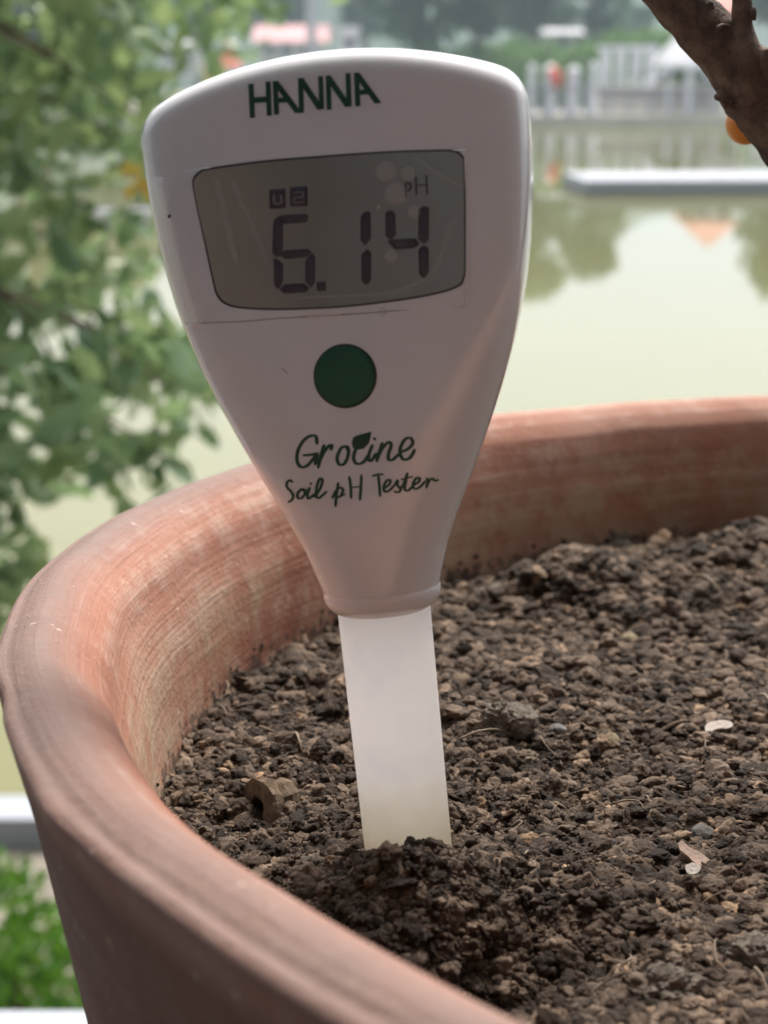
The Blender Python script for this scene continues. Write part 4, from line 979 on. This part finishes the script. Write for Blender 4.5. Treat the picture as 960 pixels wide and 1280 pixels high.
gro = sc_([[(246, 150), (240, 112), (210, 108), (172, 135), (142, 190), (138, 245), (158, 277), (190, 272), (225, 235), (243, 208)], [(172, 214), (205, 212), (250, 204)], [(248, 204), (240, 245), (236, 262)],
           [(284, 160), (268, 215), (253, 280)], [(260, 245), (285, 195), (308, 166), (327, 160), (322, 182)],
           [(408, 165), (378, 175), (356, 225), (366, 262), (392, 262), (412, 228), (418, 185), (408, 165), (418, 195)],
           [(475, 150), (452, 195), (446, 235), (464, 260), (498, 252), (525, 215)], [(548, 160), (530, 205), (528, 240), (545, 240), (568, 205)],
           [(602, 148), (586, 195), (572, 245)], [(578, 220), (605, 172), (638, 142), (650, 160), (636, 205), (636, 236), (658, 238), (690, 210)],
           [(695, 198), (740, 180), (768, 148), (755, 120), (725, 128), (700, 175), (702, 215), (722, 238), (755, 225), (778, 185)]])
mb_g = ribbon(gro, 4.7, 'model_lettering', M['green_print'], None, .00006)
leafo = [(340 + x / 4.364, 520 + y / 4.364) for x, y in [(441, 172), (435, 145), (445, 115), (475, 102), (510, 95), (541, 84), (538, 118), (528, 150), (500, 178), (468, 184), (450, 180)]]
patch('leaf_emblem', leafo, .00007, M['green_print'], 3, .00001, nsub=0)
patch('lettering_dot', [(340 + (560 + 9*math.cos(t)) / 4.364, 520 + (124 + 9*math.sin(t)) / 4.364) for t in np.linspace(0, 2*PI, 8, endpoint=False)], .00007, M['green_print'], 2, .00001, nsub=0)
soilw = sc_([[(113, 358), (97, 350), (82, 366), (84, 388), (104, 410), (117, 435), (108, 458), (91, 468)], [(160, 398), (142, 420), (142, 445), (160, 448), (180, 425), (176, 402), (160, 398), (172, 405), (200, 402)], [(206, 392), (194, 430), (202, 450), (232, 425)], [(232, 440), (262, 398), (276, 350), (262, 342), (246, 380), (242, 430), (256, 447), (298, 412)],
             [(362, 366), (352, 430), (347, 490)], [(330, 446), (352, 405), (375, 390), (388, 405), (374, 436), (352, 442)], [(374, 436), (398, 428)], [(422, 332), (430, 390), (432, 446)], [(488, 324), (485, 390), (480, 456)], [(425, 390), (485, 384)],
             [(548, 328), (578, 318), (608, 318)], [(580, 322), (586, 380), (590, 436)], [(612, 394), (640, 372), (645, 350), (626, 352), (610, 385), (616, 412), (640, 405), (668, 378)], [(668, 378), (686, 350), (684, 376), (702, 398), (690, 415), (666, 412)],
             [(702, 398), (722, 360), (738, 312)], [(738, 312), (728, 365), (724, 398), (742, 406), (768, 382)], [(706, 346), (766, 330)], [(768, 378), (800, 358), (804, 338), (786, 340), (769, 370), (776, 396), (802, 390), (836, 356)], [(842, 340), (850, 355), (842, 388)], [(846, 372), (860, 348), (876, 341), (886, 352), (906, 348)]])
ribbon(soilw, 3.8, 'script_lettering', M['green_print'], None, .00006)
patch('lettering_dot', [(340 + (213 + 7*math.cos(t)) / 4.364, 520 + (368 + 7*math.sin(t)) / 4.364) for t in np.linspace(0, 2*PI, 8, endpoint=False)], .00007, M['green_print'], 2, .00001, nsub=0)

# ------------------------------------------------------------------ small tree planted in the pot; only one forked branch reaches the view
YB = .262
tr = tag(empty('potted_tree', (.146, .236, -.036)), 'small bare barked tree in the pot whose forked branch crosses the top right corner', 'tree')
TO = tr.location
q = lambda px, py, y=YB: wp(px, py, y) - TO
def limb(pts_, rad_, seg=20, seed=0, amp=.12, n=7):
    Cc = catmull(pts_, n); rr_ = np.interp(np.linspace(0, 1, len(Cc)), np.linspace(0, 1, len(rad_)), rad_); m_ = MB().tube(Cc, list(rr_), seg)
    V = np.array([tuple(v) for v in m_.V]); Cn = np.repeat(np.array([tuple(c_) for c_ in Cc]), seg, 0); d = V - Cn
    k = 1 + amp * (vnoise(V[:, 0]*230+seed, V[:, 1]*230, V[:, 2]*230+9) + .6*vnoise(V[:, 0]*600+seed, V[:, 1]*600+5, V[:, 2]*600+9))
    m_.V = [tuple(v) for v in Cn + d * k[:, None]]; return m_
trunk = limb([Vector((0, 0, -.03)), Vector((.002, 0, .01)), Vector((-.004, .004, .04)), Vector((-.012, .008, .062)), q(1040, 215)+Vector((.01, 0, 0)), q(985, 165)], [.011, .009, .0085, .0085, .0075, .0058], seed=3, n=12)
trunk.build('trunk', M['bark'], tr, True)
MM_ = limb([q(1000, 185), q(955, 130), q(915, 72), q(872, 28), q(835, -12), q(790, -60), q(740, -130)], [.0060, .0053, .0044, .0039, .0037, .0034, .0028], seed=1, n=12); br = MM_.build('branch', M['bark'], tr, True)
m_ = limb([q(945, 112, YB-.001), q(932, 70, YB-.003), q(928, 30, YB-.003), q(929, -20, YB-.002), q(938, -90)], [.0045, .0026, .0015, .0014, .0011], seed=5, n=10); m_.build('side_branch', M['bark'], br, True)
m_ = limb([q(975, 110), q(962, 80, YB-.004), q(958, 60, YB-.005)], [.0035, .0022, .0006], seed=8, amp=.35); m_.build('stub', M['bark'], br, True)
for a_, b_, c_, w_ in (((905, 117), (898, 121), (893, 120), .0010), ((890, 12), (888, 4), (887, 1), .0006), ((940, 25), (942, 15), (943, 9), .0006), ((898, 38), (903, 33), (912, 33), .0008), ((902, 130), (908, 128), (918, 136), .0011)):
    limb([q(*a_, YB-.004), q(*b_, YB-.004), q(*c_, YB-.004)], [w_, w_*.8, w_*.25], 8, amp=.25, n=3).build('bark_flake', M['bark'], br, True)
fr = wp(933, 154, .29) - TO; rfr = 24 / F * .30
bm = bmesh.new(); bmesh.ops.create_uvsphere(bm, u_segments=32, v_segments=20, radius=rfr)
for v in bm.verts: v.co.z *= 1.04; v.co += fr
me = bpy.data.meshes.new('fruit'); bm.to_mesh(me); bm.free(); me.polygons.foreach_set('use_smooth', [True]*len(me.polygons))
N = NB('orange_peel'); N.col(N.ramp(N.noise(300, 3, N.objc()), [(.3, (.62, .22, .03)), (.7, (.75, .32, .05))])); N.set(Roughness=.4); N.b.inputs['Subsurface Weight'].default_value = .3; N.b.inputs['Subsurface Scale'].default_value = .002; N.bump(N.noise(2500, 2, N.objc()), .3, .0002); me.materials.append(N.m)
link('fruit', me, tr)['label'] = 'small orange fruit half hidden behind the branch'
MB().tube(catmull([fr + Vector((0, 0, rfr)), fr + Vector((.003, -.006, rfr + .004)), q(960, 115, YB + .002)], 4), .0006, 6).build('fruit_stalk', M['bark'], tr)
